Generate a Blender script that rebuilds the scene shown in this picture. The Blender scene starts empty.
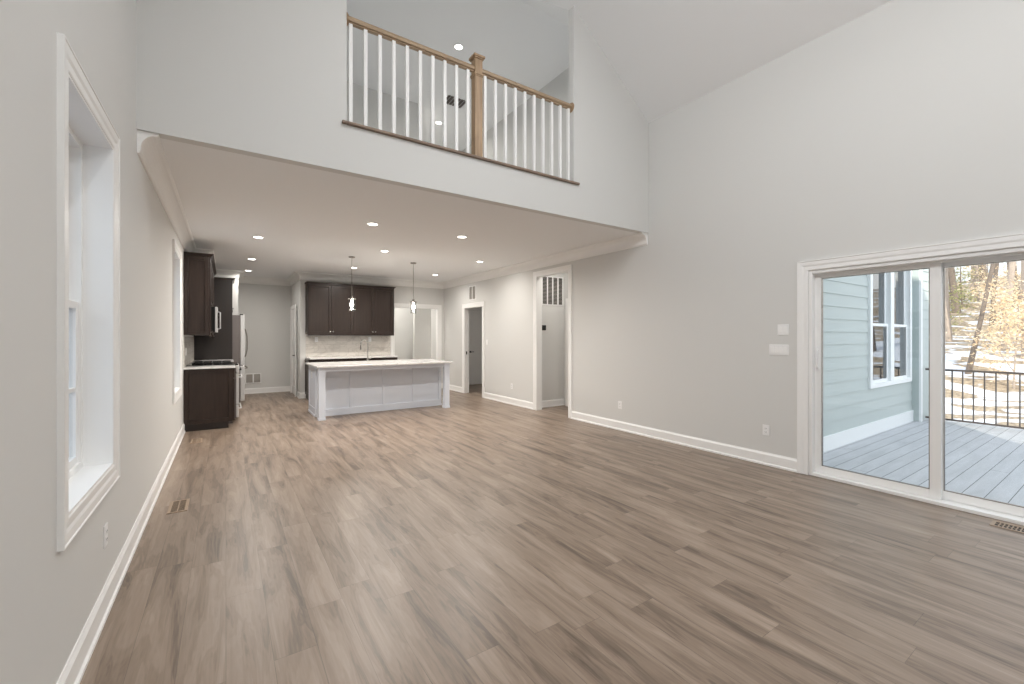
import bpy, bmesh, math, random
from mathutils import Vector, Matrix
R = math.radians
random.seed(7)
C = bpy.context.scene.collection
scene = bpy.context.scene

# ------------------------------------------------------------------ camera
cam_data = bpy.data.cameras.new('camera')
cam_data.sensor_width = 36.0
cam_data.lens = 36.0 * 429.0 / 1024.0
cam_data.shift_y = -5.7 / 1024.0
cam_data.clip_end = 400
cam = bpy.data.objects.new('camera', cam_data)
C.objects.link(cam)
cam.location = (0, 0, 1.5)
cam.rotation_euler = (R(90), 0, R(-33.72))
scene.camera = cam

# ------------------------------------------------------------------ world, sun, exposure
SKY = 2.1
SUN = 5.0
world = bpy.data.worlds.new('sky'); scene.world = world
world.use_nodes = True
wn = world.node_tree.nodes; wl = world.node_tree.links
wn.clear()
wo = wn.new('ShaderNodeOutputWorld'); wb = wn.new('ShaderNodeBackground')
wtc = wn.new('ShaderNodeTexCoord'); wsep = wn.new('ShaderNodeSeparateXYZ'); wr = wn.new('ShaderNodeValToRGB')
wl.new(wtc.outputs['Generated'], wsep.inputs[0]); wl.new(wsep.outputs['Z'], wr.inputs[0])
wr.color_ramp.elements[0].position = 0.0; wr.color_ramp.elements[0].color = (0.97, 0.96, 0.94, 1)
wr.color_ramp.elements[1].position = 0.6; wr.color_ramp.elements[1].color = (0.80, 0.89, 1.0, 1)
wl.new(wr.outputs[0], wb.inputs[0]); wb.inputs[1].default_value = SKY
wl.new(wb.outputs[0], wo.inputs[0])
sd = bpy.data.lights.new('sun', 'SUN'); sd.energy = SUN; sd.angle = R(0.6); sd.color = (1.0, 0.93, 0.80)
sun = bpy.data.objects.new('sun', sd); C.objects.link(sun)
sv = Vector((-0.807*0.927, -0.591*0.927, 0.375))
sun.rotation_euler = sv.to_track_quat('Z', 'Y').to_euler(); sun.location = (-20, -20, 20)

scene.view_settings.view_transform = 'Standard'
scene.view_settings.look = 'None'
scene.view_settings.exposure = 0.0
scene.view_settings.gamma = 1.0
scene.view_settings.use_curve_mapping = False
scene.cycles.max_bounces = 12
scene.cycles.diffuse_bounces = 8
scene.cycles.glossy_bounces = 4
scene.cycles.transparent_max_bounces = 16
scene.cycles.transmission_bounces = 6
scene.cycles.sample_clamp_indirect = 6
scene.cycles.caustics_reflective = False
scene.cycles.caustics_refractive = False
scene.cycles.use_denoising = True
scene.cycles.use_adaptive_sampling = False

CAN_W = 30.0        # watts of each recessed kitchen light
VAULT_FILL_W = 38.0      # watts of each unseen fill light added in the vaulted ceiling

# ------------------------------------------------------------------ materials
def srgb(r, g, b):
    f = lambda c: (c/255/12.92) if c/255 <= 0.04045 else ((c/255+0.055)/1.055)**2.4
    return (f(r), f(g), f(b), 1)
def mat(name, col, rough=0.5, metal=0.0, spec=0.5, noise=0.0, nscale=6.0, bump=0.0, bscale=60.0, emit=None, estr=0.0):
    m = bpy.data.materials.new(name); m.use_nodes = True
    n = m.node_tree.nodes; l = m.node_tree.links
    b = n['Principled BSDF']
    b.inputs['Base Color'].default_value = col
    b.inputs['Roughness'].default_value = rough
    b.inputs['Metallic'].default_value = metal
    b.inputs['Specular IOR Level'].default_value = spec
    tc = n.new('ShaderNodeTexCoord')
    if noise > 0:
        t = n.new('ShaderNodeTexNoise'); t.inputs['Scale'].default_value = nscale; t.inputs['Detail'].default_value = 4
        l.new(tc.outputs['Object'], t.inputs['Vector'])
        mx = n.new('ShaderNodeMix'); mx.data_type = 'RGBA'
        mx.inputs[6].default_value = tuple(c*(1-noise) for c in col[:3])+(1,)
        mx.inputs[7].default_value = tuple(min(1, c*(1+noise)) for c in col[:3])+(1,)
        l.new(t.outputs['Fac'], mx.inputs[0]); l.new(mx.outputs[2], b.inputs['Base Color'])
    if bump > 0:
        t2 = n.new('ShaderNodeTexNoise'); t2.inputs['Scale'].default_value = bscale; t2.inputs['Detail'].default_value = 3
        l.new(tc.outputs['Object'], t2.inputs['Vector'])
        bp = n.new('ShaderNodeBump'); bp.inputs['Strength'].default_value = bump; bp.inputs['Distance'].default_value = 0.01
        l.new(t2.outputs['Fac'], bp.inputs['Height']); l.new(bp.outputs[0], b.inputs['Normal'])
    if emit:
        b.inputs['Emission Color'].default_value = emit; b.inputs['Emission Strength'].default_value = estr
    return m
def glass_mat(name, tint=(1, 1, 1, 1), rough=0.0, ior=1.45):
    m = bpy.data.materials.new(name); m.use_nodes = True
    n = m.node_tree.nodes; l = m.node_tree.links; n.clear()
    o = n.new('ShaderNodeOutputMaterial'); mx = n.new('ShaderNodeMixShader')
    tr = n.new('ShaderNodeBsdfTransparent'); gl = n.new('ShaderNodeBsdfGlossy'); lw = n.new('ShaderNodeLayerWeight'); lw.inputs[0].default_value = 0.5
    f0 = ((ior-1)/(ior+1))**2     # Schlick reflectance, the same on both faces of a thin pane
    pw = n.new('ShaderNodeMath'); pw.operation = 'POWER'; l.new(lw.outputs['Facing'], pw.inputs[0]); pw.inputs[1].default_value = 5
    fr = n.new('ShaderNodeMath'); fr.operation = 'MULTIPLY_ADD'; l.new(pw.outputs[0], fr.inputs[0]); fr.inputs[1].default_value = 1-f0; fr.inputs[2].default_value = f0
    tr.inputs[0].default_value = tint; gl.inputs['Roughness'].default_value = rough
    l.new(fr.outputs[0], mx.inputs[0]); l.new(tr.outputs[0], mx.inputs[1]); l.new(gl.outputs[0], mx.inputs[2])
    l.new(mx.outputs[0], o.inputs[0]); return m
def nmath(n, l, op, a, b=None):
    q = n.new('ShaderNodeMath'); q.operation = op
    for i, v in enumerate((a, b)):
        if v is None: continue
        if isinstance(v, (int, float)): q.inputs[i].default_value = v
        else: l.new(v, q.inputs[i])
    return q.outputs[0]
def plank_mat(name, W, L, stops, rough=0.4, seam=0.006, along='Y', groove=0.55):
    """wood-look boards: own shade, own grain offset for each board, thin seams"""
    m = bpy.data.materials.new(name); m.use_nodes = True
    n = m.node_tree.nodes; l = m.node_tree.links; b = n['Principled BSDF']
    tc = n.new('ShaderNodeTexCoord'); sp = n.new('ShaderNodeSeparateXYZ'); l.new(tc.outputs['Object'], sp.inputs[0])
    X, Y = (sp.outputs['X'], sp.outputs['Y']) if along == 'Y' else (sp.outputs['Y'], sp.outputs['X'])
    xs = nmath(n, l, 'DIVIDE', X, W); row = nmath(n, l, 'FLOOR', xs)
    w1 = n.new('ShaderNodeTexWhiteNoise'); w1.noise_dimensions = '1D'; l.new(row, w1.inputs['W'])
    ys = nmath(n, l, 'ADD', nmath(n, l, 'DIVIDE', Y, L), w1.outputs['Value']); colm = nmath(n, l, 'FLOOR', ys)
    cb = n.new('ShaderNodeCombineXYZ'); l.new(row, cb.inputs[0]); l.new(colm, cb.inputs[1])
    w2 = n.new('ShaderNodeTexWhiteNoise'); w2.noise_dimensions = '3D'; l.new(cb.outputs[0], w2.inputs['Vector'])
    g = n.new('ShaderNodeCombineXYZ')
    l.new(nmath(n, l, 'MULTIPLY', X, 11.0), g.inputs[0]); l.new(nmath(n, l, 'MULTIPLY', Y, 1.25), g.inputs[1])
    l.new(nmath(n, l, 'MULTIPLY', w2.outputs['Value'], 40.0), g.inputs[2])
    n1 = n.new('ShaderNodeTexNoise'); n1.inputs['Scale'].default_value = 1.0; n1.inputs['Detail'].default_value = 5; n1.inputs['Distortion'].default_value = 0.6
    l.new(g.outputs[0], n1.inputs['Vector'])
    g2 = n.new('ShaderNodeCombineXYZ')
    l.new(nmath(n, l, 'MULTIPLY', X, 70.0), g2.inputs[0]); l.new(nmath(n, l, 'MULTIPLY', Y, 4.0), g2.inputs[1])
    l.new(nmath(n, l, 'MULTIPLY', w2.outputs['Value'], 17.0), g2.inputs[2])
    n2 = n.new('ShaderNodeTexNoise'); n2.inputs['Scale'].default_value = 1.0; n2.inputs['Detail'].default_value = 3
    l.new(g2.outputs[0], n2.inputs['Vector'])
    # cathedral grain rings
    rg = nmath(n, l, 'SINE', nmath(n, l, 'MULTIPLY', n1.outputs['Fac'], 70.0))
    v = nmath(n, l, 'ADD', nmath(n, l, 'MULTIPLY', n1.outputs['Fac'], 0.62), nmath(n, l, 'MULTIPLY', w2.outputs['Value'], 0.07))
    v = nmath(n, l, 'ADD', v, nmath(n, l, 'MULTIPLY', n2.outputs['Fac'], 0.20))
    v = nmath(n, l, 'ADD', v, nmath(n, l, 'MULTIPLY', rg, 0.022))
    cr = n.new('ShaderNodeValToRGB'); l.new(v, cr.inputs[0])
    e = cr.color_ramp.elements
    e[0].position, e[0].color = stops[0]; e[1].position, e[1].color = stops[-1]
    for p, c in stops[1:-1]:
        q = e.new(p); q.color = c
    fx = nmath(n, l, 'FRACT', xs); fy = nmath(n, l, 'FRACT', ys)
    sx = nmath(n, l, 'LESS_THAN', nmath(n, l, 'MULTIPLY', fx, W), seam*0.5)
    sy = nmath(n, l, 'LESS_THAN', nmath(n, l, 'MULTIPLY', fy, L), seam*0.5)
    sm = nmath(n, l, 'MAXIMUM', sx, sy)
    mx = n.new('ShaderNodeMix'); mx.data_type = 'RGBA'; mx.blend_type = 'MULTIPLY'
    l.new(sm, mx.inputs[0]); l.new(cr.outputs[0], mx.inputs[6]); mx.inputs[7].default_value = (groove, groove, groove, 1)
    l.new(mx.outputs[2], b.inputs['Base Color'])
    rr = nmath(n, l, 'ADD', nmath(n, l, 'MULTIPLY', n2.outputs['Fac'], 0.12), rough-0.06)
    l.new(rr, b.inputs['Roughness'])
    bp = n.new('ShaderNodeBump'); bp.inputs['Strength'].default_value = 0.12; bp.inputs['Distance'].default_value = 0.002
    l.new(nmath(n, l, 'SUBTRACT', n2.outputs['Fac'], sm), bp.inputs['Height']); l.new(bp.outputs[0], b.inputs['Normal'])
    b.inputs['Specular IOR Level'].default_value = 0.6
    return m
def stone_mat(name, base, vein, rough=0.15, scale=2.5, tiles=None):
    m = bpy.data.materials.new(name); m.use_nodes = True
    n = m.node_tree.nodes; l = m.node_tree.links; b = n['Principled BSDF']
    tc = n.new('ShaderNodeTexCoord')
    t = n.new('ShaderNodeTexNoise'); t.inputs['Scale'].default_value = scale; t.inputs['Detail'].default_value = 8; t.inputs['Distortion'].default_value = 1.6
    mp = n.new('ShaderNodeMapping'); mp.inputs['Scale'].default_value = (1, 1, 2.2)
    l.new(tc.outputs['Object'], mp.inputs[0]); l.new(mp.outputs[0], t.inputs['Vector'])
    cr = n.new('ShaderNodeValToRGB'); l.new(t.outputs['Fac'], cr.inputs[0])
    e = cr.color_ramp.elements; e[0].position = 0.36; e[0].color = base; e[1].position = 0.66; e[1].color = base
    q = e.new(0.49); q.color = vein; q = e.new(0.44); q.color = base; q = e.new(0.55); q.color = base
    out = cr.outputs[0]
    if tiles:
        sp = n.new('ShaderNodeSeparateXYZ'); l.new(tc.outputs['Object'], sp.inputs[0])
        cb = n.new('ShaderNodeCombineXYZ'); ax, tw, th = tiles
        l.new(sp.outputs[ax], cb.inputs[0]); l.new(sp.outputs['Z'], cb.inputs[1])
        br = n.new('ShaderNodeTexBrick'); br.inputs['Scale'].default_value = 1.0
        br.inputs['Brick Width'].default_value = tw; br.inputs['Row Height'].default_value = th
        br.inputs['Mortar Size'].default_value = 0.0025; br.inputs['Mortar'].default_value = (0.74, 0.73, 0.72, 1)
        br.inputs['Color1'].default_value = (1, 1, 1, 1); br.inputs['Color2'].default_value = (0.94, 0.94, 0.94, 1)
        l.new(cb.outputs[0], br.inputs['Vector'])
        mx = n.new('ShaderNodeMix'); mx.data_type = 'RGBA'; mx.blend_type = 'MULTIPLY'; mx.inputs[0].default_value = 1
        l.new(out, mx.inputs[6]); l.new(br.outputs['Color'], mx.inputs[7]); out = mx.outputs[2]
    l.new(out, b.inputs['Base Color']); b.inputs['Roughness'].default_value = rough
    return m
def wood_mat(name, c1, c2, rough=0.4, scale=(40, 40, 3), spec=0.5):
    m = bpy.data.materials.new(name); m.use_nodes = True
    n = m.node_tree.nodes; l = m.node_tree.links; b = n['Principled BSDF']
    tc = n.new('ShaderNodeTexCoord'); mp = n.new('ShaderNodeMapping'); mp.inputs['Scale'].default_value = scale
    t = n.new('ShaderNodeTexNoise'); t.inputs['Scale'].default_value = 1; t.inputs['Detail'].default_value = 4
    l.new(tc.outputs['Object'], mp.inputs[0]); l.new(mp.outputs[0], t.inputs['Vector'])
    cr = n.new('ShaderNodeValToRGB'); l.new(t.outputs['Fac'], cr.inputs[0])
    cr.color_ramp.elements[0].position = .3; cr.color_ramp.elements[0].color = c1
    cr.color_ramp.elements[1].position = .7; cr.color_ramp.elements[1].color = c2
    l.new(cr.outputs[0], b.inputs['Base Color']); b.inputs['Roughness'].default_value = rough
    b.inputs['Specular IOR Level'].default_value = spec
    return m
def ground_mat():
    m = bpy.data.materials.new('snowy_leaf_litter'); m.use_nodes = True
    n = m.node_tree.nodes; l = m.node_tree.links; b = n['Principled BSDF']
    tc = n.new('ShaderNodeTexCoord')
    mp = n.new('ShaderNodeMapping'); mp.inputs['Scale'].default_value = (0.55, 0.22, 0.5); l.new(tc.outputs['Object'], mp.inputs[0])
    t = n.new('ShaderNodeTexNoise'); t.inputs['Scale'].default_value = 2.6; t.inputs['Detail'].default_value = 7; t.inputs['Distortion'].default_value = .8
    l.new(mp.outputs[0], t.inputs['Vector'])
    cr = n.new('ShaderNodeValToRGB'); l.new(t.outputs['Fac'], cr.inputs[0])
    cr.color_ramp.elements[0].position = .50; cr.color_ramp.elements[0].color = (1, 1, 1, 1)
    cr.color_ramp.elements[1].position = .54; cr.color_ramp.elements[1].color = (0, 0, 0, 1)
    t2 = n.new('ShaderNodeTexNoise'); t2.inputs['Scale'].default_value = 9; t2.inputs['Detail'].default_value = 6
    l.new(tc.outputs['Object'], t2.inputs['Vector'])
    c2 = n.new('ShaderNodeValToRGB'); l.new(t2.outputs['Fac'], c2.inputs[0])
    c2.color_ramp.elements[0].position = .3; c2.color_ramp.elements[0].color = srgb(122, 106, 88)
    c2.color_ramp.elements[1].position = .7; c2.color_ramp.elements[1].color = srgb(188, 170, 146)
    # snow only lies on the lower slope
    sp = n.new('ShaderNodeSeparateXYZ'); l.new(tc.outputs['Object'], sp.inputs[0])
    lo = n.new('ShaderNodeMapRange'); lo.inputs[1].default_value = 22; lo.inputs[2].default_value = 36; lo.inputs[3].default_value = 0; lo.inputs[4].default_value = 0.12
    l.new(sp.outputs['X'], lo.inputs[0])
    sub = nmath(n, l, 'ADD', t.outputs['Fac'], lo.outputs[0]); l.new(sub, cr.inputs[0])
    mx = n.new('ShaderNodeMix'); mx.data_type = 'RGBA'
    l.new(cr.outputs[0], mx.inputs[0]); l.new(c2.outputs[0], mx.inputs[6]); mx.inputs[7].default_value = (.74, .77, .84, 1)
    l.new(mx.outputs[2], b.inputs['Base Color']); b.inputs['Roughness'].default_value = .9
    return m

M = {}
M['wall'] = mat('wall_paint', srgb(217, 217, 215), 0.7, spec=0.3, bump=0.03, bscale=180)
M['ceiling'] = mat('ceiling_paint', srgb(240, 241, 242), 0.85, spec=0.2, bump=0.02, bscale=150)
M['trim'] = mat('white_trim_paint', srgb(243, 243, 242), 0.35, spec=0.5, noise=0.01)
M['floor'] = plank_mat('vinyl_plank', 0.185, 1.22, [
    (0.30, srgb(92, 78, 67)), (0.42, srgb(130, 113, 98)), (0.54, srgb(149, 132, 117)), (0.70, srgb(168, 152, 138))], rough=0.37, seam=0.005, groove=0.62)
M['deck'] = plank_mat('grey_deck_board', 0.152, 6.9, [
    (0.3, srgb(176, 177, 180)), (0.5, srgb(188, 189, 192)), (0.7, srgb(198, 199, 202))], rough=0.6, seam=0.012, along='X', groove=0.18)
M['espresso'] = wood_mat('espresso_cabinet', srgb(44, 35, 31), srgb(55, 44, 39), 0.34, (30, 30, 2.5), 0.35)
M['espresso_in'] = wood_mat('espresso_cabinet_dark', srgb(32, 27, 25), srgb(38, 31, 28), 0.4, (30, 30, 2.5))
M['island'] = mat('island_grey_white_paint', srgb(220, 226, 236), 0.4, noise=0.01)
M['quartz'] = stone_mat('white_quartz', srgb(228, 227, 226), srgb(208, 206, 205), 0.12)
M['tile_x'] = stone_mat('marble_tile', srgb(216, 211, 204), srgb(200, 195, 188), 0.25, 2.0, ('X', 0.3, 0.1))
M['tile_y'] = stone_mat('marble_tile_side', srgb(216, 211, 204), srgb(200, 195, 188), 0.25, 2.0, ('Y', 0.3, 0.1))
M['oak'] = wood_mat('stained_oak', srgb(146, 121, 94), srgb(182, 154, 122), 0.45, (30, 30, 2.5))
M['oak_rail'] = wood_mat('stained_oak_rail', srgb(146, 124, 99), srgb(178, 154, 126), 0.45, (2.5, 30, 30))
M['ledge'] = wood_mat('greyed_oak_ledge', srgb(118, 100, 86), srgb(146, 126, 110), 0.5, (2.5, 30, 30))
M['steel'] = mat('brushed_steel', srgb(222, 222, 222), 0.35, 0.55, bump=0.02, bscale=300)
M['steel_side'] = mat('grey_appliance_side', srgb(112, 106, 104), 0.45, 0.3)
M['chrome'] = mat('polished_nickel', srgb(200, 198, 194), 0.15, 1.0)
M['nickel'] = mat('brushed_nickel', srgb(150, 146, 140), 0.3, 1.0)
M['black'] = mat('black_metal', srgb(22, 22, 22), 0.4, 0.3)
M['black_glass'] = mat('black_glass', srgb(12, 12, 14), 0.08)
M['dark'] = mat('opening_shade', srgb(50, 48, 46), 0.8)  # flat dark colour for the shade inside slots, grilles and ducts
M['plastic'] = mat('white_plastic', srgb(240, 240, 240), 0.35)
M['vent'] = mat('vent_grey', srgb(168, 164, 158), 0.5, 0.2)
M['register'] = mat('tan_register_metal', srgb(164, 144, 124), 0.45, 0.3)
M['glass'] = glass_mat('window_glass', (0.96, 0.97, 0.97, 1))
M['shade_glass'] = glass_mat('pendant_glass', (0.93, 0.93, 0.93, 1), 0.03, 1.5)
M['ext_glass'] = glass_mat('exterior_window_glass', (0.55, 0.57, 0.58, 1), 0.0, 2.3)
M['siding'] = mat('blue_grey_siding', srgb(184, 193, 191), 0.6, noise=0.03, nscale=3)
M['ext_trim'] = mat('exterior_white_trim', srgb(238, 240, 240), 0.5)
M['post_cream'] = mat('cream_post', srgb(236, 232, 205), 0.6)
M['rail_black'] = mat('dark_bronze_rail', srgb(92, 84, 80), 0.45, 0.4)
M['bark'] = mat('bark', srgb(118, 106, 96), 0.95, noise=0.35, nscale=5, bump=0.5, bscale=18)
M['bark_light'] = mat('pale_bark', srgb(168, 154, 142), 0.95, noise=0.3, nscale=5, bump=0.4, bscale=18)
M['roof'] = mat('snow_dusted_roof', srgb(205, 205, 210), 0.9, noise=0.15, nscale=1.5)
M['house'] = mat('pale_house_siding', srgb(196, 206, 216), 0.8)
M['house_tan'] = mat('tan_house_siding', srgb(206, 186, 164), 0.8)
M['emit'] = mat('lamp_diffuser', (1, 1, 1, 1), 0.5, emit=(1.0, 0.95, 0.86, 1), estr=12)
M['bulb'] = mat('lamp_bulb', (1, 1, 1, 1), 0.5, emit=(1.0, 0.93, 0.80, 1), estr=40)
def leaf_mat(name, c1, c2):
    m = bpy.data.materials.new(name); m.use_nodes = True
    n = m.node_tree.nodes; l = m.node_tree.links; n.clear()
    o = n.new('ShaderNodeOutputMaterial'); mx = n.new('ShaderNodeMixShader'); mx.inputs[0].default_value = .5
    d = n.new('ShaderNodeBsdfDiffuse'); t = n.new('ShaderNodeBsdfTranslucent')
    gi = n.new('ShaderNodeNewGeometry'); cr = n.new('ShaderNodeValToRGB')
    cr.color_ramp.elements[0].color = c1; cr.color_ramp.elements[1].color = c2
    l.new(gi.outputs['Random Per Island'], cr.inputs[0])
    l.new(cr.outputs[0], d.inputs[0]); l.new(cr.outputs[0], t.inputs[0])
    l.new(d.outputs[0], mx.inputs[1]); l.new(t.outputs[0], mx.inputs[2]); l.new(mx.outputs[0], o.inputs[0]); return m
M['leaf'] = leaf_mat('dry_beech_leaf', srgb(222, 192, 154), srgb(252, 238, 210))
M['ivy'] = leaf_mat('green_shrub_leaf', srgb(140, 146, 104), srgb(196, 190, 136))
M['ground'] = ground_mat()

# ------------------------------------------------------------------ helpers
class MB:
    def __init__(self): self.v = []; self.f = []
    def face(self, pts):
        i = len(self.v); self.v += [tuple(p) for p in pts]; self.f.append(tuple(range(i, i+len(pts)))); return self
    def hexa(self, p):
        i = len(self.v); self.v += [tuple(q) for q in p]
        for a in ((0,3,2,1),(4,5,6,7),(0,1,5,4),(1,2,6,5),(2,3,7,6),(3,0,4,7)): self.f.append(tuple(i+k for k in a))
        return self
    def box(self, x0, x1, y0, y1, z0, z1):
        x0, x1 = sorted((x0, x1)); y0, y1 = sorted((y0, y1)); z0, z1 = sorted((z0, z1))
        return self.hexa([(x0,y0,z0),(x1,y0,z0),(x1,y1,z0),(x0,y1,z0),(x0,y0,z1),(x1,y0,z1),(x1,y1,z1),(x0,y1,z1)])
    def ring(self, ax, p0, p1, a0, a1, b0, b1, t, tb=None, tt=None, t2=None):
        """rectangular frame of four abutting bars, no overlaps. ax: axis across the frame"""
        tb = t if tb is None else tb; tt = t if tt is None else tt; t2 = t if t2 is None else t2
        for q0, q1, r0_, r1_ in ((a0, a0+t, b0, b1), (a1-t2, a1, b0, b1), (a0+t, a1-t2, b0, b0+tb), (a0+t, a1-t2, b1-tt, b1)):
            if r1_-r0_ <= 0 or q1-q0 <= 0: continue
            if ax == 'x': self.box(p0, p1, q0, q1, r0_, r1_)
            elif ax == 'y': self.box(q0, q1, p0, p1, r0_, r1_)
            else: self.box(q0, q1, r0_, r1_, p0, p1)
        return self
    def prism(self, poly, d0, d1, axis):
        """2-D polygon extruded along an axis. axis 'y': poly is (x,z); 'x': (y,z); 'z': (x,y)"""
        def P(a, b, d): return {'y': (a, d, b), 'x': (d, a, b), 'z': (a, b, d)}[axis]
        i = len(self.v); n = len(poly)
        self.v += [P(a, b, d0) for a, b in poly] + [P(a, b, d1) for a, b in poly]
        self.f.append(tuple(i+k for k in range(n))[::-1]); self.f.append(tuple(i+n+k for k in range(n)))
        for k in range(n):
            j = (k+1) % n; self.f.append((i+k, i+j, i+n+j, i+n+k))
        return self
    def tube(self, pts, rad, sides=10, caps=True):
        pts = [Vector(p) for p in pts]; n = len(pts)
        if isinstance(rad, (int, float)): rad = [rad]*n
        i0 = len(self.v); ref = None
        for k, p in enumerate(pts):
            t = (pts[min(k+1, n-1)] - pts[max(k-1, 0)]).normalized()
            if ref is None:
                ref = Vector((0, 0, 1)) if abs(t.z) < 0.9 else Vector((1, 0, 0))
            u = (ref - t*ref.dot(t)).normalized(); w = t.cross(u); ref = u
            for s in range(sides):
                a = 2*math.pi*s/sides; self.v.append(tuple(p + (u*math.cos(a)+w*math.sin(a))*rad[k]))
        for k in range(n-1):
            for s in range(sides):
                a = i0+k*sides+s; b = i0+k*sides+(s+1) % sides
                self.f.append((a, b, b+sides, a+sides))
        if caps:
            self.f.append(tuple(i0+s for s in range(sides))[::-1]); self.f.append(tuple(i0+(n-1)*sides+s for s in range(sides)))
        return self
    def lathe(self, prof, c, axis='z', sides=24):
        """prof: list of (radius, offset along axis)"""
        i0 = len(self.v)
        for r, h in prof:
            for s in range(sides):
                a = 2*math.pi*s/sides; u, w = r*math.cos(a), r*math.sin(a)
                p = {'z': (c[0]+u, c[1]+w, c[2]+h), 'x': (c[0]+h, c[1]+u, c[2]+w), 'y': (c[0]+u, c[1]+h, c[2]+w)}[axis]
                self.v.append(p)
        for k in range(len(prof)-1):
            for s in range(sides):
                a = i0+k*sides+s; b = i0+k*sides+(s+1) % sides
                self.f.append((a, b, b+sides, a+sides))
        self.f.append(tuple(i0+s for s in range(sides))[::-1])
        self.f.append(tuple(i0+(len(prof)-1)*sides+s for s in range(sides)))
        return self
    def build(self, name, m, parent=None, bevel=0.0, smooth=False, off=None):
        """vertices are in the frame of the TOP-LEVEL object; for a top-level mesh they are world"""
        me = bpy.data.meshes.new(name)
        vs = self.v if off is None else [(x-off[0], y-off[1], z-off[2]) for x, y, z in self.v]
        me.from_pydata(vs, [], self.f); me.update()
        b = bmesh.new(); b.from_mesh(me); bmesh.ops.recalc_face_normals(b, faces=b.faces); b.to_mesh(me); b.free()
        me.materials.append(m)
        if smooth:
            for p in me.polygons: p.use_smooth = True
            me.set_sharp_from_angle(angle=R(38))
        o = bpy.data.objects.new(name, me); C.objects.link(o)
        if off is not None: o.location = off
        if parent is not None: o.parent = parent
        if bevel > 0:
            md = o.modifiers.new('bevel', 'BEVEL'); md.width = bevel; md.segments = 2; md.limit_method = 'ANGLE'; md.angle_limit = R(40)
        return o
def tag(o, label=None, cat=None, group=None, kind=None):
    if label: o['label'] = label
    if cat: o['category'] = cat
    if group: o['group'] = group
    if kind: o['kind'] = kind
    return o
def thing(name, loc, label, cat, group=None, rz=0.0, kind=None):
    o = bpy.data.objects.new(name, None); o.empty_display_size = 0.1; C.objects.link(o)
    o.location = loc; o.rotation_euler = (0, 0, rz)
    return tag(o, label, cat, group, kind)
def children(o): return [c for c in bpy.data.objects if c.parent == o]
def dup(root, loc, label=None, rz=None):
    def cp(o, par):
        c = o.copy(); C.objects.link(c); c.parent = par
        for ch in children(o): cp(ch, c)
        return c
    r = cp(root, None); r.location = loc
    if rz is not None: r.rotation_euler = (0, 0, rz)
    if label: r['label'] = label
    return r
def struct(name, mb, m, label=None, cat=None, bevel=0.0):
    o = mb.build(name, m, None, bevel); return tag(o, label, cat, None, 'structure')
def wall_boxes(mb, axis, p0, p1, a0, a1, z0, z1, holes):
    """wall slab of thickness p0..p1 across axis; along a0..a1; rectangular holes (h0,h1,zb,zt)"""
    As = sorted(set([a0, a1] + [h for q in holes for h in q[:2]])); Zs = sorted(set([z0, z1] + [h for q in holes for h in q[2:]]))
    As = [a for a in As if a0 <= a <= a1]; Zs = [z for z in Zs if z0 <= z <= z1]
    for i in range(len(As)-1):
        am = (As[i]+As[i+1])/2; run = None
        for k in range(len(Zs)-1):
            zm = (Zs[k]+Zs[k+1])/2
            solid = not any(h[0] < am < h[1] and h[2] < zm < h[3] for h in holes)
            if solid: run = (run[0], Zs[k+1]) if run else (Zs[k], Zs[k+1])
            if (not solid or k == len(Zs)-2) and run:
                if axis == 'x': mb.box(p0, p1, As[i], As[i+1], *run)
                else: mb.box(As[i], As[i+1], p0, p1, *run)
                run = None
    return mb

# ------------------------------------------------------------------ key sizes
XL, XR = -0.55, 5.25
YF0, YF1 = 4.19, 4.29          # wall carrying the balcony opening
YR = -1.87                      # rear wall behind the camera
YK = 11.42                     # kitchen back wall
YD = 13.1                      # deep wall beyond the kitchen
ZC = 3.04                      # kitchen ceiling
ZL = 3.475                     # loft floor
ZE = 4.68; SL = 0.75; XM = 2.35; ZR = ZE + SL*(XR-XM)
OX0, OX1 = 0.94, 3.76          # balcony opening
ZT = ZE + SL*(XR-OX1)
ZLC = 6.45; YP = YF1 + (ZLC-ZT)/0.72
WT = 0.15                      # wall thickness
D_Y0, D_Y1, D_Z = 0.16, 2.082, 2.21    # sliding door opening
W1 = (2.485, 3.355, 0.756, 2.591)
W2 = (6.87, 7.74, 0.756, 2.61)
W3 = (0.25, 1.15, 0.745, 2.59)
W4 = (-1.65, -0.8, 0.745, 2.59)

# ------------------------------------------------------------------ setting: floor, walls, ceilings
fl = MB(); fl.box(XL-0.3, XR+0.02, YR-.1, YD+.1, -0.12, 0.0); fl.box(XR+0.02, 8.2, 5.6, 12.2, -0.12, 0.0)
struct('floor', fl, M['floor'], 'grey brown wood look plank floor running toward the kitchen', 'floor')

w = MB(); wall_boxes(w, 'x', XL-WT-0.1, XL, YR, YD+.1, 0, ZC, [W1, W2, W3, W4])
w.box(XL-WT-0.1, XL, YR, YF1, ZC, ZE+.05); w.box(XL-WT-0.1, XL, YF1, 11.0, ZC, ZLC)
struct('wall_left', w, M['wall'], 'off white painted left wall with deep set windows', 'wall')
w = MB(); wall_boxes(w, 'x', XR, XR+0.13, YR, YD+.1, 0, ZC, [(D_Y0, D_Y1, 0, D_Z), (5.98, 6.97, 0, 2.72), (9.17, 10.13, 0, 2.25)])
w.box(XR, XR+0.13, YR, YF1, ZC, ZE+.05); w.box(XR, XR+0.13, YF1, 11.0, ZC, ZLC)
struct('wall_right', w, M['wall'], 'off white painted right wall with two cased openings and the patio door', 'wall')
w = MB(); w.prism([(XL, 0), (XR, 0), (XR, ZE), (XM, ZR), (XL, ZE)], YR-.12, YR, 'y')
struct('wall_rear', w, M['wall'], 'off white wall behind the camera', 'wall')
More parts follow.
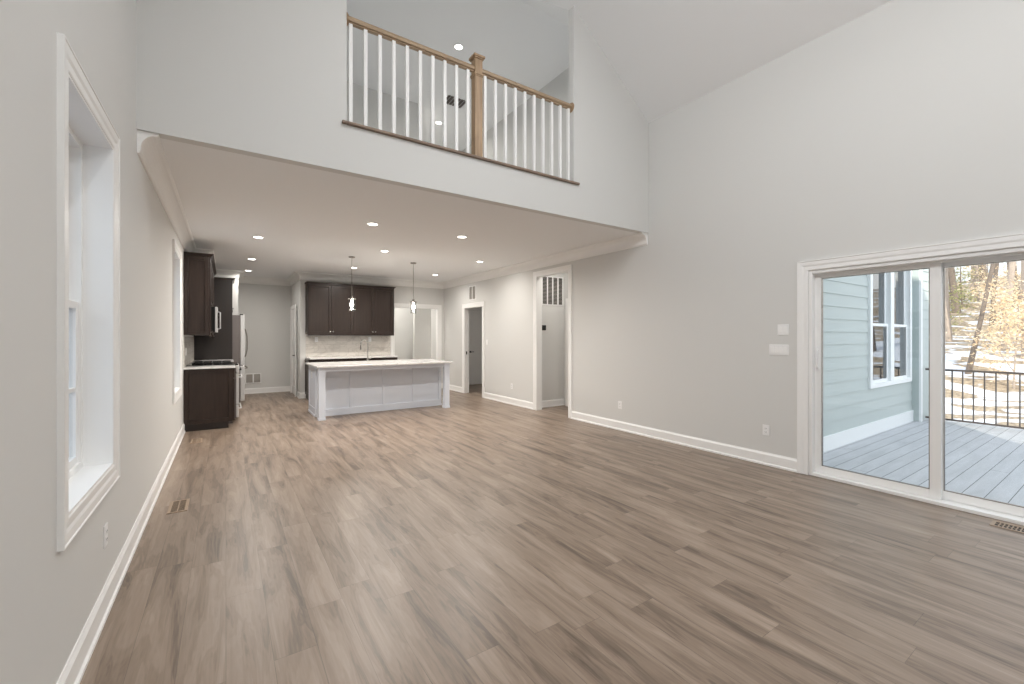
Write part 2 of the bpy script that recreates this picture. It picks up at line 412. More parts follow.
# upper wall with the balcony opening
w = MB()
w.box(XL, XR, YF0, YF1, ZC, ZL)
w.prism([(OX1, ZL), (XR, ZL), (XR, ZE), (OX1, ZT)], YF0, YF1, 'y')
w.prism([(XL, ZL), (OX0, ZL), (OX0, ZT), (XL, ZE)], YF0, YF1, 'y')
struct('wall_front', w, M['wall'], 'upper gable wall with the balcony opening above the kitchen', 'wall')
# vaulted ceiling with valleys, loft ceiling
cl = MB()
v1 = (OX1, YF1, ZT); v2 = (XR-(ZLC-ZE)/SL, YP, ZLC); m = lambda p: (2*XM-p[0], p[1], p[2])
r0 = (XM, YR-.06, ZR); r1 = (XM, YP, ZR); e0 = (XR+.1, YR-.06, ZE-.075); e1 = (XR+.1, YF1, ZE-.075)
cl.face([e0, e1, v1, v2, r1, r0]); cl.face([m(e0), m(e1), m(v1), m(v2), r1, r0])
cl.face([v2, r1, m(v2)])
o = struct('ceiling_vault', cl, M['ceiling'], 'white vaulted ceiling rising above the living room', 'ceiling')
cl = MB()
p1 = (XR, YF1, ZT); p2 = (XR, YP, ZLC)
cl.face([v1, p1, p2, v2]); cl.face([m(v1), m(p1), m(p2), m(v2)])
cl.face([(XL, YP, ZLC), (XR, YP, ZLC), (XR, 11.0, ZLC), (XL, 11.0, ZLC)])
o = struct('ceiling_loft', cl, M['ceiling'], 'grey looking loft ceiling seen through the balcony', 'ceiling')
struct('wall_loft_back', MB().box(XL, 3.5, 8.7, 8.8, ZL, ZLC).box(3.4, 3.5, 8.8, 11.0, ZL, ZLC).box(3.5, XR, 10.9, 11.0, ZL, ZLC), M['wall'], 'loft inner wall behind the balusters', 'wall')
cl = MB(); cl.box(XL, XR, YF1, YD, ZC, ZL)
struct('ceiling', cl, M['ceiling'], 'flat white kitchen ceiling dotted with recessed lights', 'ceiling')
# kitchen back wall with cased opening, stub walls, deep wall
OPX = (3.79, 5.07, 2.30)
w = MB(); wall_boxes(w, 'y', YK, YK+0.12, 1.49, XR, 0, ZC, [(OPX[0], OPX[1], 0, OPX[2])])
struct('wall_kitchen', w, M['wall'], 'off white kitchen back wall behind dark upper cabinets', 'wall')
w = MB(); wall_boxes(w, 'x', 1.49, 1.61, YK+.12, YD, 0, ZC, [(11.9, 12.72, 0, 2.2)])
struct('wall_passage', w, M['wall'], 'side wall of the passage left of the kitchen wall', 'wall')
struct('wall_stub', MB().box(XL, 0.25, 12.05, 12.17, 0, ZC), M['wall'], 'short wall end behind the refrigerator', 'wall')
struct('wall_back', MB().box(XL, XR, YD, YD+.12, 0, ZC), M['wall'], 'beige looking far wall with a low return grille', 'wall')
struct('wall_pantry', MB().box(3.2, 3.3, YK+.12, YD, 0, ZC), M['wall'], 'side wall inside the cased opening behind the kitchen', 'wall')
struct('wall_pantry_inner', MB().box(4.72, XR, 12.35, 12.45, 0, ZC), M['wall'], 'inner wall seen in the cased opening', 'wall')
# hall (opening 2) and study (door 1)
w = MB(); w.box(XR+.13, 6.13, 7.16, 7.26, 0, ZC); struct('wall_hall_back', w, M['wall'], 'hall wall carrying the return grille', 'wall')
w = MB(); wall_boxes(w, 'x', 6.13, 6.23, 5.6, 7.26, 0, ZC, [(6.1, 6.96, 0, 2.25)]); struct('wall_hall_right', w, M['wall'], 'hall side wall with a white door', 'wall')
struct('wall_hall_front', MB().box(XR+.13, 6.23, 5.5, 5.6, 0, ZC), M['wall'], 'hall wall out of sight', 'wall')
struct('ceiling_hall', MB().box(XR+.13, 6.23, 5.5, 7.26, ZC, ZC+.1), M['ceiling'], 'hall ceiling', 'ceiling')
w = MB(); w.box(XR+.13, 8.2, 11.75, 11.85, 0, ZC); w.box(8.1, 8.2, 8.2, 11.75, 0, ZC); w.box(XR+.13, 8.2, 8.1, 8.2, 0, ZC)
struct('wall_study', w, M['wall'], 'walls of the dim room through the far doorway', 'wall')
struct('ceiling_study', MB().box(XR+.13, 8.2, 8.1, 11.85, ZC, ZC+.1), M['ceiling'], 'ceiling of the dim room', 'ceiling')

# ------------------------------------------------------------------ baseboards, crown, casings
BBH = 0.145
def baseboard(name, segs, label):
    """segs: (axis, wallcoord, sign into room, a0, a1)"""
    mb = MB()
    for ax, c, s, a0, a1 in segs:
        prof = [(0, 0), (s*.026, 0), (s*.026, .018), (s*.016, .028), (s*.016, BBH-.025), (s*.006, BBH-.006), (s*.006, BBH), (0, BBH)]
        if ax == 'x': mb.prism([(c+u, z) for u, z in prof], a0, a1, 'y')
        else: mb.prism([(c+u, z) for u, z in prof], a0, a1, 'x')
    return struct(name, mb, M['trim'], label, 'baseboard')
baseboard('baseboard_left', [('x', XL, 1, YR, 8.42)], 'white baseboard along the left wall')
baseboard('baseboard_right', [('x', XR, -1, D_Y1+.1, 5.89), ('x', XR, -1, 7.06, 9.07), ('x', XR, -1, 10.23, YK), ('x', XR, -1, YR, D_Y0-.1)], 'white baseboard along the right wall')
baseboard('baseboard_kitchen', [('y', YK, -1, 1.49, 1.61), ('y', YK, -1, 5.18, XR), ('x', 1.49, -1, YK-.02, 11.8), ('x', 1.49, -1, 12.82, YD)], 'white baseboard around the kitchen back wall')
baseboard('baseboard_back', [('y', YD, -1, XL, 1.49), ('y', 12.05, -1, -.02, .25), ('x', .25, 1, 12.05, 12.17)], 'white baseboard of the far wall')
baseboard('baseboard_hall', [('y', 7.16, -1, XR+.13, 6.13), ('x', 6.13, -1, 5.6, 6.0)], 'white baseboard in the hall')
baseboard('baseboard_study', [('y', 11.75, -1, XR+.13, 6.1), ('y', 11.75, -1, 7.15, 8.1)], 'white baseboard in the dim room')
CP, CD = 0.125, 0.17
def crown(name, path, label, z=ZC):
    """mitred crown moulding along wall corners; the room is to the right of the travel direction"""
    prof = [(0, 0), (CP, 0), (CP, -.014), (CP-.018, -.024)]
    for k in range(1, 7):
        a = k/7*math.pi/2
        prof.append(((CP-.018) - (CP-.038)*math.sin(a), -.024-(CD-.06)*(1-math.cos(a))))
    prof += [(.020, -CD+.028), (.020, -CD+.016), (.012, -CD+.008), (.012, -CD), (0, -CD)]
    mb = MB(); P = [Vector(p) for p in path]; n = len(P); m_ = len(prof)
    nr = [Vector(((P[k+1]-P[k]).normalized().y, -(P[k+1]-P[k]).normalized().x)) for k in range(n-1)]
    for k in range(n):
        a = nr[max(k-1, 0)]; b = nr[min(k, n-2)]
        mv = (a+b)/(1+a.dot(b))
        for u, v in prof: mb.v.append((P[k].x+mv.x*u, P[k].y+mv.y*u, z+v))
    for k in range(n-1):
        for j in range(m_-1): mb.f.append((k*m_+j, k*m_+j+1, (k+1)*m_+j+1, (k+1)*m_+j))
    mb.f.append(tuple(range(m_))); mb.f.append(tuple((n-1)*m_+j for j in range(m_))[::-1])
    return struct(name, mb, M['trim'], label, 'crown moulding')
struct('wall_soffit', MB().box(XL, -.30, 9.42, 12.05, 2.825, ZC), M['wall'], 'soffit above the left upper cabinets', 'wall')
crown('trim_1', [(XL, YF0+.02), (XL, 9.42), (-.30, 9.42), (-.30, 12.05), (.25, 12.05), (.25, YD), (1.49, YD), (1.49, YK), (XR, YK), (XR, YF0+.02)], 'white crown moulding all around the kitchen ceiling')

CPROF = [(0, 0), (0, .010), (.006, .013), (.014, .011), (.4, .012), (.55, .017), (.8, .018), (.9, .018), (.94, .022), (1, .022), (1, 0)]
def casing(mb, axis, c, s, a0, a1, zb, zt, wd=.1, bottom=False):
    """mitred casing around an opening in the wall axis=c; s = direction into the room"""
    prof = [((u*wd if i > 3 else u), v) for i, (u, v) in enumerate(CPROF)]
    prof[3] = (.014, .013)
    def ring(u):      # corner points of the rectangle grown by u
        if bottom: return [(a0-u, zb-u), (a0-u, zt+u), (a1+u, zt+u), (a1+u, zb-u)]
        return [(a0-u, zb), (a0-u, zt+u), (a1+u, zt+u), (a1+u, zb)]
    n = len(prof); i0 = len(mb.v)
    for k in range(4):
        for u, v in prof:
            a, z = ring(u)[k]
            mb.v.append((c+s*v, a, z) if axis == 'x' else (a, c+s*v, z))
    for k in range(4 if bottom else 3):
        b = (k+1) % 4
        for j in range(n-1): mb.f.append((i0+k*n+j, i0+k*n+j+1, i0+b*n+j+1, i0+b*n+j))
    if not bottom:
        mb.f.append(tuple(i0+j for j in range(n))); mb.f.append(tuple(i0+3*n+j for j in range(n))[::-1])
    return mb
def casing_x(mb, x, s, y0, y1, zb, zt, wd=.1, bottom=False, th=.018): return casing(mb, 'x', x, s, y0, y1, zb, zt, wd, bottom)
def casing_y(mb, y, s, x0, x1, zb, zt, wd=.1): return casing(mb, 'y', y, s, x0, x1, zb, zt, wd)
def lining_x(mb, x0, x1, y0, y1, zt, t=.012):
    mb.ring('x', x0, x1, y0, y1, 0, zt, t, 0); return mb
# hall opening and far doorway
mb = casing_x(MB(), XR, -1, 5.98, 6.97, 0, 2.72, .09); lining_x(mb, XR-.01, XR+.13, 5.98, 6.97, 2.72)
o = struct('trim_5', mb, M['trim'], 'white casing of the tall hall opening', 'door casing')
MB().box(XR+.04, XR+.07, 5.992, 5.996, 1.14, 1.2).build('strike_plate', M['nickel'], o)
mb = casing_x(MB(), XR, -1, 9.17, 10.13, 0, 2.25, .1); lining_x(mb, XR-.01, XR+.13, 9.17, 10.13, 2.25)
o = struct('trim_6', mb, M['trim'], 'white casing of the far doorway', 'door casing')
MB().box(XR+.04, XR+.07, 10.112, 10.119, 1.02, 1.1).build('strike_plate', M['black'], o)
mb = casing_y(MB(), YK, -1, OPX[0], OPX[1], 0, OPX[2], .1)
mb.box(OPX[0], OPX[0]+.012, YK-.01, YK+.12, 0, OPX[2]).box(OPX[1]-.012, OPX[1], YK-.01, YK+.12, 0, OPX[2]).box(OPX[0]+.012, OPX[1]-.012, YK-.01, YK+.12, OPX[2]-.012, OPX[2])
struct('trim_7', mb, M['trim'], 'white casing of the wide opening right of the kitchen cabinets', 'door casing')

# ------------------------------------------------------------------ left windows (deep reveal, double hung)
def left_window(idx, W, label):
    y0, y1, zb, zt = W
    root = thing('window_%d' % idx, (XL, (y0+y1)/2, zb), label, 'window', None, 0, 'structure')
    off = Vector(root.location)
    def bl(mb, name, m, par=None, bevel=0, **k):
        mb.v = [(x-off.x, y-off.y, z-off.z) for x, y, z in mb.v]
        return mb.build(name, m, par or root, bevel, **k)
    bl(casing_x(MB(), XL, 1, y0, y1, zb, zt, .1, True), 'casing', M['trim'])
    t = .012; xo = XL-.25; rv = XL-.117
    lin = MB().ring('x', xo, XL+.008, y0, y1, zb, zt, t)
    bl(lin, 'jamb', M['trim'])
    f = .035; a0, a1, b0, b1 = y0+t, y1-t, zb+t, zt-t
    fr = MB().ring('x', rv-.09, rv, a0, a1, b0, b1, f)
    bl(fr, 'frame', M['trim'])
    zm = 1.67; s = .04
    def sash(nm, x0, x1, z0, z1, munt):
        q = MB(); c0, c1 = a0+f, a1-f
        q.ring('x', x0, x1, c0, c1, z0, z1, s)
        if munt: q.box(x0+.008, x1-.004, c0+s, c1-s, munt-.012, munt+.012)
        so = bl(q, nm, M['trim'], None, .002)
        g = MB().box((x0+x1)/2-.003, (x0+x1)/2+.003, c0+s, c1-s, z0+s, z1-s); bl(g, 'pane', M['glass'], so)
    sash('lower_sash', rv-.045, rv-.012, b0+f, zm+.02, 1.21)
    sash('upper_sash', rv-.082, rv-.049, zm-.02, b1-f, None)
    return root
left_window(1, W1, 'deep set double hung window nearest the camera on the left wall')
left_window(2, W2, 'bright far left window beside the dark kitchen cabinets')
left_window(3, W3, 'left wall window outside the picture beside the camera')
left_window(4, W4, 'left wall window outside the picture behind the camera')
for W in (W1, W2, W3, W4):
    pd = bpy.data.lights.new('portal', 'AREA'); pd.shape = 'RECTANGLE'; pd.size = W[1]-W[0]; pd.size_y = W[3]-W[2]; pd.cycles.is_portal = True
    po = bpy.data.objects.new('daylight_portal', pd); C.objects.link(po); po.location = (XL-.26, (W[0]+W[1])/2, (W[2]+W[3])/2); po.rotation_euler = (R(90), 0, R(-90))

# ------------------------------------------------------------------ sliding patio door
door = thing('door_1', (XR, (D_Y0+D_Y1)/2, 0), 'white two panel sliding glass patio door onto the deck', 'sliding door', None, 0, 'structure')
def loc_build(root, mb, name, m, par=None, bevel=0, **k):
    off = root.location
    mb.v = [(x-off.x, y-off.y, z-off.z) for x, y, z in mb.v]
    return mb.build(name, m, par or root, bevel, **k)
loc_build(door, casing_x(MB(), XR, -1, D_Y0, D_Y1, 0, D_Z, .104, th=.02), 'casing', M['trim'])
mb = MB(); f = .035
mb.ring('x', XR+.002, XR+.19, D_Y0+.001, D_Y1-.001, 0.001, D_Z-.001, f, .03)
mb.box(XR+.045, XR+.055, D_Y0+f, D_Y1-f, D_Z-f-.02, D_Z-f)
loc_build(door, mb, 'frame', M['trim'], bevel=.002)
def door_panel(nm, x0, x1, y0, y1, s0, s1, lab):
    q = MB(); z0, z1 = .035, D_Z-f-.003
    q.box(x0, x1, y0, y0+s0, z0, z1).box(x0, x1, y1-s1, y1, z0, z1).box(x0, x1, y0+s0, y1-s1, z0, z0+.075).box(x0, x1, y0+s0, y1-s1, z1-.05, z1)
    o = loc_build(door, q, nm, M['trim'], None, .003); o['label'] = lab
    loc_build(door, MB().box((x0+x1)/2-.004, (x0+x1)/2+.004, y0+s0, y1-s1, z0+.075, z1-.05), 'pane', M['glass'], o)
    # dark gasket line
    g = MB(); xx0, xx1 = x0+.004, x1-.004; a, b, c, d = y0+s0, y1-s1, z0+.075, z1-.05; t = .006
    g.ring('x', xx0, xx1, a, b, c, d, t)
    loc_build(door, g, 'gasket', M['nickel'], o)
    return o
lp = door_panel('sliding_panel', XR+.065, XR+.1, 1.06, D_Y1-f, .075, .062, 'sliding panel with the pull handle')
rp = door_panel('fixed_panel', XR+.12, XR+.155, D_Y0+f, 1.13, .062, .075, 'fixed panel on the right')
h = MB().tube([(XR+.064, 2.015, 1.36), (XR+.03, 2.015, 1.35), (XR+.025, 2.015, 1.3), (XR+.025, 2.015, 1.22), (XR+.03, 2.015, 1.17), (XR+.064, 2.015, 1.16)], .008, 8)
h.box(XR+.058, XR+.066, 1.998, 2.032, 1.13, 1.39)
loc_build(door, h, 'handle', M['plastic'], lp, smooth=False)
pd = bpy.data.lights.new('portal', 'AREA'); pd.shape = 'RECTANGLE'; pd.size = D_Y1-D_Y0; pd.size_y = D_Z; pd.cycles.is_portal = True
po = bpy.data.objects.new('daylight_portal', pd); C.objects.link(po); po.location = (XR+.2, (D_Y0+D_Y1)/2, D_Z/2); po.rotation_euler = (R(90), 0, R(90))

# ------------------------------------------------------------------ interior doors (panelled leaf + lever)
def interior_door(idx, label, base, w, h, rz, knob_left=True):
    """local: leaf spans x 0..w, faces -y"""
    r = thing('door_%d' % idx, base, label, 'door', None, rz, 'structure')
    q = MB(); s = .11
    q.box(0, w, .012, .035, 0.01, h); q.box(0, s, 0, .012, .01, h).box(w-s, w, 0, .012, .01, h)
    for z0, z1 in ((.01, .22), (h*.58, h*.58+.12), (h-.13, h)): q.box(s, w-s, 0, .012, z0, z1)
    q.build('leaf', M['trim'], r, .003)
    c = MB()
    wd = .085
    c.box(-wd-.006, -.006, -.022, 0, 0, h+wd+.006).box(w+.006, w+wd+.006, -.022, 0, 0, h+wd+.006).box(-.006, w+.006, -.022, 0, h+.006, h+wd+.006)
    c.build('casing', M['trim'], r, .003)
    kx = .07 if knob_left else w-.07; sg = 1 if knob_left else -1
    k = MB().lathe([(.03, 0), (.03, -.012), (.012, -.014), (.012, -.05)], (kx, 0, 1.02), 'y', 16)
    k.tube([(kx, -.045, 1.02), (kx+sg*.1, -.05, 1.02)], .009, 8)
    k.build('handle', M['black'], r, smooth=True)
    return r
interior_door(2, 'white panelled door with black lever inside the dim room', (6.2, 11.708, 0), .81, 2.3, 0, True)
interior_door(3, 'white door in the hall side wall', (6.095, 6.94, 0), .82, 2.22, R(-90), False)
interior_door(4, 'white door in the passage wall left of the kitchen', (1.455, 12.72, 0), .8, 2.2, R(-90), False)

# ------------------------------------------------------------------ cabinets. local frame: x 0..w along the front, front plane y=0 facing -y, depth +y
def shaker(q, x0, x1, z0, z1, y=0.0, s=.06, t=.022, rec=.015):
    """panel standing from y-t to y"""
    q.box(x0, x0+s, y-t, y, z0, z1).box(x1-s, x1, y-t, y, z0, z1).box(x0+s, x1-s, y-t, y, z0, z0+s).box(x0+s, x1-s, y-t, y, z1-s, z1)
    q.box(x0+s, x1-s, y-t+rec, y, z0+s, z1-s); return q
def knob(par, x, y, z, m='chrome', out=(0, -1)):
    q = MB().lathe([(.006, 0), (.006, -.012), (.014, -.018), (.015, -.026), (.008, -.03)], (x, y, z), 'y', 12)
    return q.build('knob', M[m], par, smooth=True)
def base_cabinet(name, loc, rz, w, d, h, layout, label, group=None, endL=False, endR=False, m='espresso'):
    r = thing(name, loc, label, 'cabinet', group, rz)
    q = MB().box(0, w, .0, d, .11, h).box(0.0, w, .06, d, 0, .11)
    q.build('body', M['espresso_in'] if m == 'espresso' else M[m], r, .002)
    g = .003
    for kind, x0, x1, z0, z1, kx in layout:
        o = shaker(MB(), x0+g, x1-g, z0+g, z1-g, 0, .055 if kind == 'door' else .04).build(kind, M[m], r, .005)
        kz = z1-.06 if kind == 'door' else (z0+z1)/2
        knob(o, kx, -.02, kz)
    for on, x in ((endL, 0), (endR, w)):
        if on:
            e = MB(); t = .02; s = .06; sx = -1 if x == 0 else 1
            a, b = sorted((x, x+sx*t)); c0, c1 = sorted((x, x+sx*.006))
            z0, z1 = .11, h
            e.box(a, b, 0, s, z0, z1).box(a, b, d-s, d, z0, z1).box(a, b, s, d-s, z0, z0+s).box(a, b, s, d-s, z1-s, z1).box(c0, c1, s, d-s, z0+s, z1-s)
            e.build('end_panel', M[m], r, .005)
    return r
def wall_cabinet(name, loc, rz, w, d, h, doors, label, group=None, endL=False, endR=False, crownL=False, crownR=False, knobs='bottom'):
    """loc at the bottom of the cabinet"""
    r = thing(name, loc, label, 'cabinet', group, rz)
    MB().box(0, w, 0, d, 0, h).build('body', M['espresso_in'], r, .002)
    g = .003; n = doors; dw = w/n
    for i in range(n):
        o = shaker(MB(), i*dw+g, (i+1)*dw-g, g, h-g, 0, .058).build('door', M['espresso'], r, .005)
        kx = ((i+1)*dw-.035) if (n == 1 or i % 2 == 0) else (i*dw+.035)
        knob(o, kx, -.02, .06)
    for on, x, sx in ((endL, 0, -1), (endR, w, 1)):
        if on:
            e = MB(); t = .02; s = .055; a, b = sorted((x, x+sx*t)); c0, c1 = sorted((x, x+sx*.005))
            e.box(a, b, 0, s, 0, h).box(a, b, d-s, d, 0, h).box(a, b, s, d-s, 0, s).box(a, b, s, d-s, h-s, h).box(c0, c1, s, d-s, s, h-s)
            e.build('end_panel', M['espresso'], r, .005)
    # crown and light rail
    oL = .045 if crownL else 0; oR = .045 if crownR else 0
    c = MB()
    for k, (o_, z0, z1) in enumerate(((.012, h, h+.018), (.028, h+.018, h+.036), (.045, h+.036, h+.05))):
        c.box(-(o_ if crownL else 0), w+(o_ if crownR else 0), -.02-o_, d, z0, z1)
    c.build('crown', M['espresso'], r, .003)
    MB().box(-.012 if crownL else 0, w+(.012 if crownR else 0), -.03, .0, -.03, 0).build('light_rail', M['espresso'], r, .003)
    return r

# ---- left run (faces +x)
RZ = R(90)
CT = 0.98; CTT = 1.01
def LX(xf): return xf
base_cabinet('base_cabinet', (0.10, 8.435, 0), RZ, .365, .646, CT-.001, [('drawer', 0, .365, CT-.17, CT-.001, .18), ('door', 0, .365, .11, CT-.17, .32)],
             'dark espresso base cabinet with panelled end facing the room', None, endL=True)
base_cabinet('base_cabinet', (0.10, 9.57, 0), RZ, 1.42, .646, CT-.001, [('drawer', 0, .47, CT-.17, CT, .235), ('drawer', .47, .95, CT-.17, CT, .71), ('drawer', .95, 1.42, CT-.17, CT, 1.18),
             ('door', 0, .47, .11, CT-.17, .43), ('door', .47, .95, .11, CT-.17, .52), ('door', .95, 1.42, .11, CT-.17, 1.0)], 'dark espresso base cabinet between range and refrigerator panel', None)
tag(MB().box(XL+.001, .135, 8.40, 8.80, CT, CTT).build('worktop', M['quartz'], None, .003), 'white quartz worktop over the near left base cabinet', 'worktop')
tag(MB().box(XL+.001, .135, 9.57, 10.98, CT, CTT).build('worktop', M['quartz'], None, .003), 'white quartz worktop behind the range', 'worktop')
tag(MB().box(XL+.0005, XL+.01, 8.43, 10.98, CTT+.001, 1.49).build('backsplash', M['tile_y'], None), 'pale tile backsplash on the left wall under the cabinets', 'backsplash')
UZ = 1.52; UT = 2.77
wall_cabinet('wall_cabinet', (-.225, 8.435, UZ), RZ, .365, .32, UT-UZ, 1, 'dark espresso upper cabinet with panelled end beside the bright far window', endL=True, crownL=True)
wall_cabinet('wall_cabinet', (-.225, 8.801, 2.03), RZ, .758, .32, UT-2.03, 2, 'short dark cabinet above the microwave')
wall_cabinet('wall_cabinet', (-.225, 9.56, UZ), RZ, 1.43, .32, UT-UZ, 3, 'dark upper cabinet between microwave and refrigerator panel')
# tall refrigerator panel and cabinet above the refrigerator
tag(MB().box(XL+.001, .12, 11.0, 11.02, 0, 2.70).build('tall_panel', M['espresso_in'], None, .002), 'tall dark espresso side panel next to the refrigerator', 'panel')
fc = wall_cabinet('wall_cabinet', (.10, 11.021, 2.06), RZ, .95, .64, 2.70-2.06, 2, 'deep dark cabinet above the refrigerator', crownL=False)
# ---- range (local frame, front y=0 facing -y; width .756)
rg = thing('range', (.15, 8.802, 0), 'stainless slide in range with black cooktop beside the near left cabinet', 'range', None, RZ)
MB().box(0, .756, .0, .69, .09, CTT-.01).box(.02, .736, .05, .69, 0, .09).build('body', M['steel_side'], rg, .003)
MB().box(-.0, .756, -.03, .69, CTT-.01, CTT+.012).build('cooktop', M['black_glass'], rg, .004)
q = MB()
for i in range(3):
    x0 = .03+i*.235; x1 = x0+.225
    q.box(x0, x1, .06, .075, CTT+.03, CTT+.042).box(x0, x1, .6, .615, CTT+.03, CTT+.042).box(x0, x0+.015, .06, .615, CTT+.03, CTT+.042).box(x1-.015, x1, .06, .615, CTT+.03, CTT+.042)
    for yy in (.2, .34, .47): q.box(x0, x1, yy, yy+.012, CTT+.03, CTT+.042)
    for a in (x0, x1-.015):
        for b in (.06, .6): q.box(a, a+.015, b, b+.015, CTT+.012, CTT+.03)
q.build('grate', M['black'], rg, .002)
MB().box(0, .756, -.045, 0, .86, CTT-.012).build('control_panel', M['steel'], rg, .006)
for i in range(5):
    MB().lathe([(.022, 0), (.022, -.012), (.018, -.016), (.018, -.035)], (.1+i*.139, -.045, .925), 'y', 16).build('knob', M['black'], rg, smooth=True)
od = MB().box(.004, .752, -.04, 0, .32, .85).build('oven_door', M['steel'], rg, .006)
MB().box(.12, .64, -.043, -.04, .42, .70).build('window', M['black_glass'], od)
MB().tube([(.06, -.04, .79), (.06, -.085, .79), (.696, -.085, .79), (.696, -.04, .79)], .011, 8).build('handle', M['steel'], od, smooth=True)
dr = MB().box(.004, .752, -.04, 0, .1, .31).build('drawer', M['steel'], rg, .006)
MB().tube([(.06, -.04, .25), (.06, -.075, .25), (.696, -.075, .25), (.696, -.04, .25)], .01, 8).build('handle', M['steel'], dr, smooth=True)
# ---- microwave
mw = thing('microwave', (-.15, 8.803, 1.57), 'stainless over the range microwave beneath the short cabinet', 'microwave', None, RZ)
MB().box(0, .754, 0, .395, 0, .428).build('body', M['black'], mw, .003)
md = MB().box(.0, .59, -.035, 0, .0, .428).build('door', M['steel'], mw, .005)
MB().box(.06, .50, -.038, -.035, .07, .36).build('window', M['black_glass'], md)
MB().tube([(.55, -.035, .06), (.55, -.07, .07), (.55, -.07, .36), (.55, -.035, .37)], .009, 8).build('handle', M['steel'], md, smooth=True)
MB().box(.594, .754, -.035, 0, 0, .428).build('control_panel', M['black_glass'], mw, .004)
# ---- refrigerator
fr = thing('refrigerator', (.26, 11.04, 0), 'stainless french door refrigerator behind the tall dark panel', 'refrigerator', None, RZ)
MB().box(0, .9, 0, .76, .06, 1.96).box(.03, .87, .04, .74, 0, .06).build('body', M['steel_side'], fr, .006)
for i, (x0, x1) in enumerate(((.002, .448), (.452, .898))):
    d_ = MB().box(x0, x1, -.085, -.004, .87, 1.98).build('door', M['steel'], fr, .012)
    hx = .41 if i == 0 else .49
    MB().tube([(hx, -.085, 1.02), (hx, -.12, 1.06), (hx, -.145, 1.2), (hx, -.15, 1.35), (hx, -.145, 1.5), (hx, -.12, 1.64), (hx, -.085, 1.68)], .012, 10).build('handle', M['nickel'], d_, smooth=True)
d_ = MB().box(.002, .898, -.085, -.004, .09, .86).build('freezer_drawer', M['steel'], fr, .012)
MB().tube([(.08, -.085, .80), (.1, -.13, .80), (.45, -.145, .80), (.8, -.13, .80), (.82, -.085, .80)], .012, 10).build('handle', M['nickel'], d_, smooth=True)
MB().box(.0, .9, -.06, 0, 1.96, 1.985).build('hinge_cover', M['black'], fr, .004)

# ---- back wall run (faces -y)
BCT = .965
bx0, bx1 = 1.615, 3.66
for i in range(2):
    ww = (bx1-bx0)/2; x0 = bx0+i*ww
    base_cabinet('base_cabinet', (x0, 10.82, 0), 0, ww-.001, YK-10.82-.001, BCT-.001,
        [('drawer', 0, ww/2, BCT-.17, BCT-.001, ww/4), ('drawer', ww/2, ww, BCT-.17, BCT-.001, ww*.75), ('door', 0, ww/2, .11, BCT-.17, ww/2-.04), ('door', ww/2, ww, .11, BCT-.17, ww/2+.04)],
        ['dark base cabinet on the back wall, its side showing left of the island', 'dark base cabinet on the back wall hidden behind the right half of the island'][i], None, endL=(i == 0), endR=(i == 1))
tag(MB().box(1.612, 3.69, 10.78, YK-.001, BCT, .995).build('worktop', M['quartz'], None, .003), 'pale worktop of the back wall base cabinets', 'worktop')
tag(MB().box(1.612, 3.68, YK-.01, YK-.0005, .996, 1.515).build('backsplash', M['tile_x'], None), 'marble tile backsplash on the kitchen back wall', 'backsplash')
for i in range(2):
    x0 = 1.625+i*1.021
    wall_cabinet('wall_cabinet', (x0, 11.11, 1.55), 0, 1.02, YK-11.11-.001, 2.74-1.55, 2,
        ['left two door dark upper cabinet on the kitchen back wall', 'right two door dark upper cabinet on the kitchen back wall'][i], None, endL=(i == 0), endR=(i == 1), crownL=(i == 0), crownR=(i == 1))

# ------------------------------------------------------------------ island
isl = thing('kitchen_island', (2.65, 8.85, 0), 'pale grey panelled kitchen island base on square legs', 'kitchen island')
IX0, IX1 = 1.38, 3.91; IT = .94
def ib(mb, name, m, bevel=.003, par=None, **k): return loc_build(isl, mb, name, m, par, bevel, **k)
ib(MB().box(IX0+.02, IX1-.02, 8.64, 9.40, 0, IT), 'body', M['island'])
# room side panelling: rails, stiles
q = MB(); yf, yb = 8.62, 8.64
q.box(IX0+.02, IX1-.02, yf, yb, 0, .13); q.box(IX0+.02, IX1-.02, yf, yb, .84, IT)
step = (IX1-IX0)/4
for i in range(5):
    xc = IX0+i*step; a, b = max(IX0+.02, xc-.022), min(IX1-.02, xc+.022)
    if i in (0,): b = IX0+.07
    if i == 4: a = IX1-.07
    q.box(a, b, yf, yb, .13, .84)
ib(q, 'panelling', M['island'])
# end panels (frame and recess) and base shoe
for x, s in ((IX0, 1), (IX1, -1)):
    e = MB(); a, b = sorted((x, x+s*.02)); c, d = sorted((x+s*.012, x+s*.02))
    e.box(a, b, 8.62, 8.70, 0, IT).box(a, b, 9.33, 9.41, 0, IT).box(a, b, 8.70, 9.33, 0, .15).box(a, b, 8.70, 9.33, .84, IT).box(c, d, 8.70, 9.33, .15, .84)
    e.box(*sorted((x-s*.01, x)), 8.62, 9.41, 0, .04)
    ib(e, 'end_panel', M['island'])
for x0, lab in ((IX0-.01, 'left'), (IX1-.11, 'right')):
    lg = MB().box(x0, x0+.11, 8.22, 8.33, 0.04, IT).box(x0-.008, x0+.118, 8.212, 8.338, 0, .045)
    lg.box(x0-.006, x0+.116, 8.214, 8.336, IT-.075, IT-.06)
    ib(lg, 'leg', M['island'])
ib(MB().box(IX0+.1, IX1-.11, 8.235, 8.26, IT-.075, IT), 'apron', M['island'])
for x in (IX0+.02, IX1-.045): ib(MB().box(x, x+.025, 8.33, 8.62, IT-.075, IT), 'side_apron', M['island'])
tag(MB().box(IX0-.05, IX1+.05, 8.16, 9.46, IT+.001, IT+.032).build('worktop', M['quartz'], None, .004), 'white quartz worktop of the kitchen island', 'worktop')
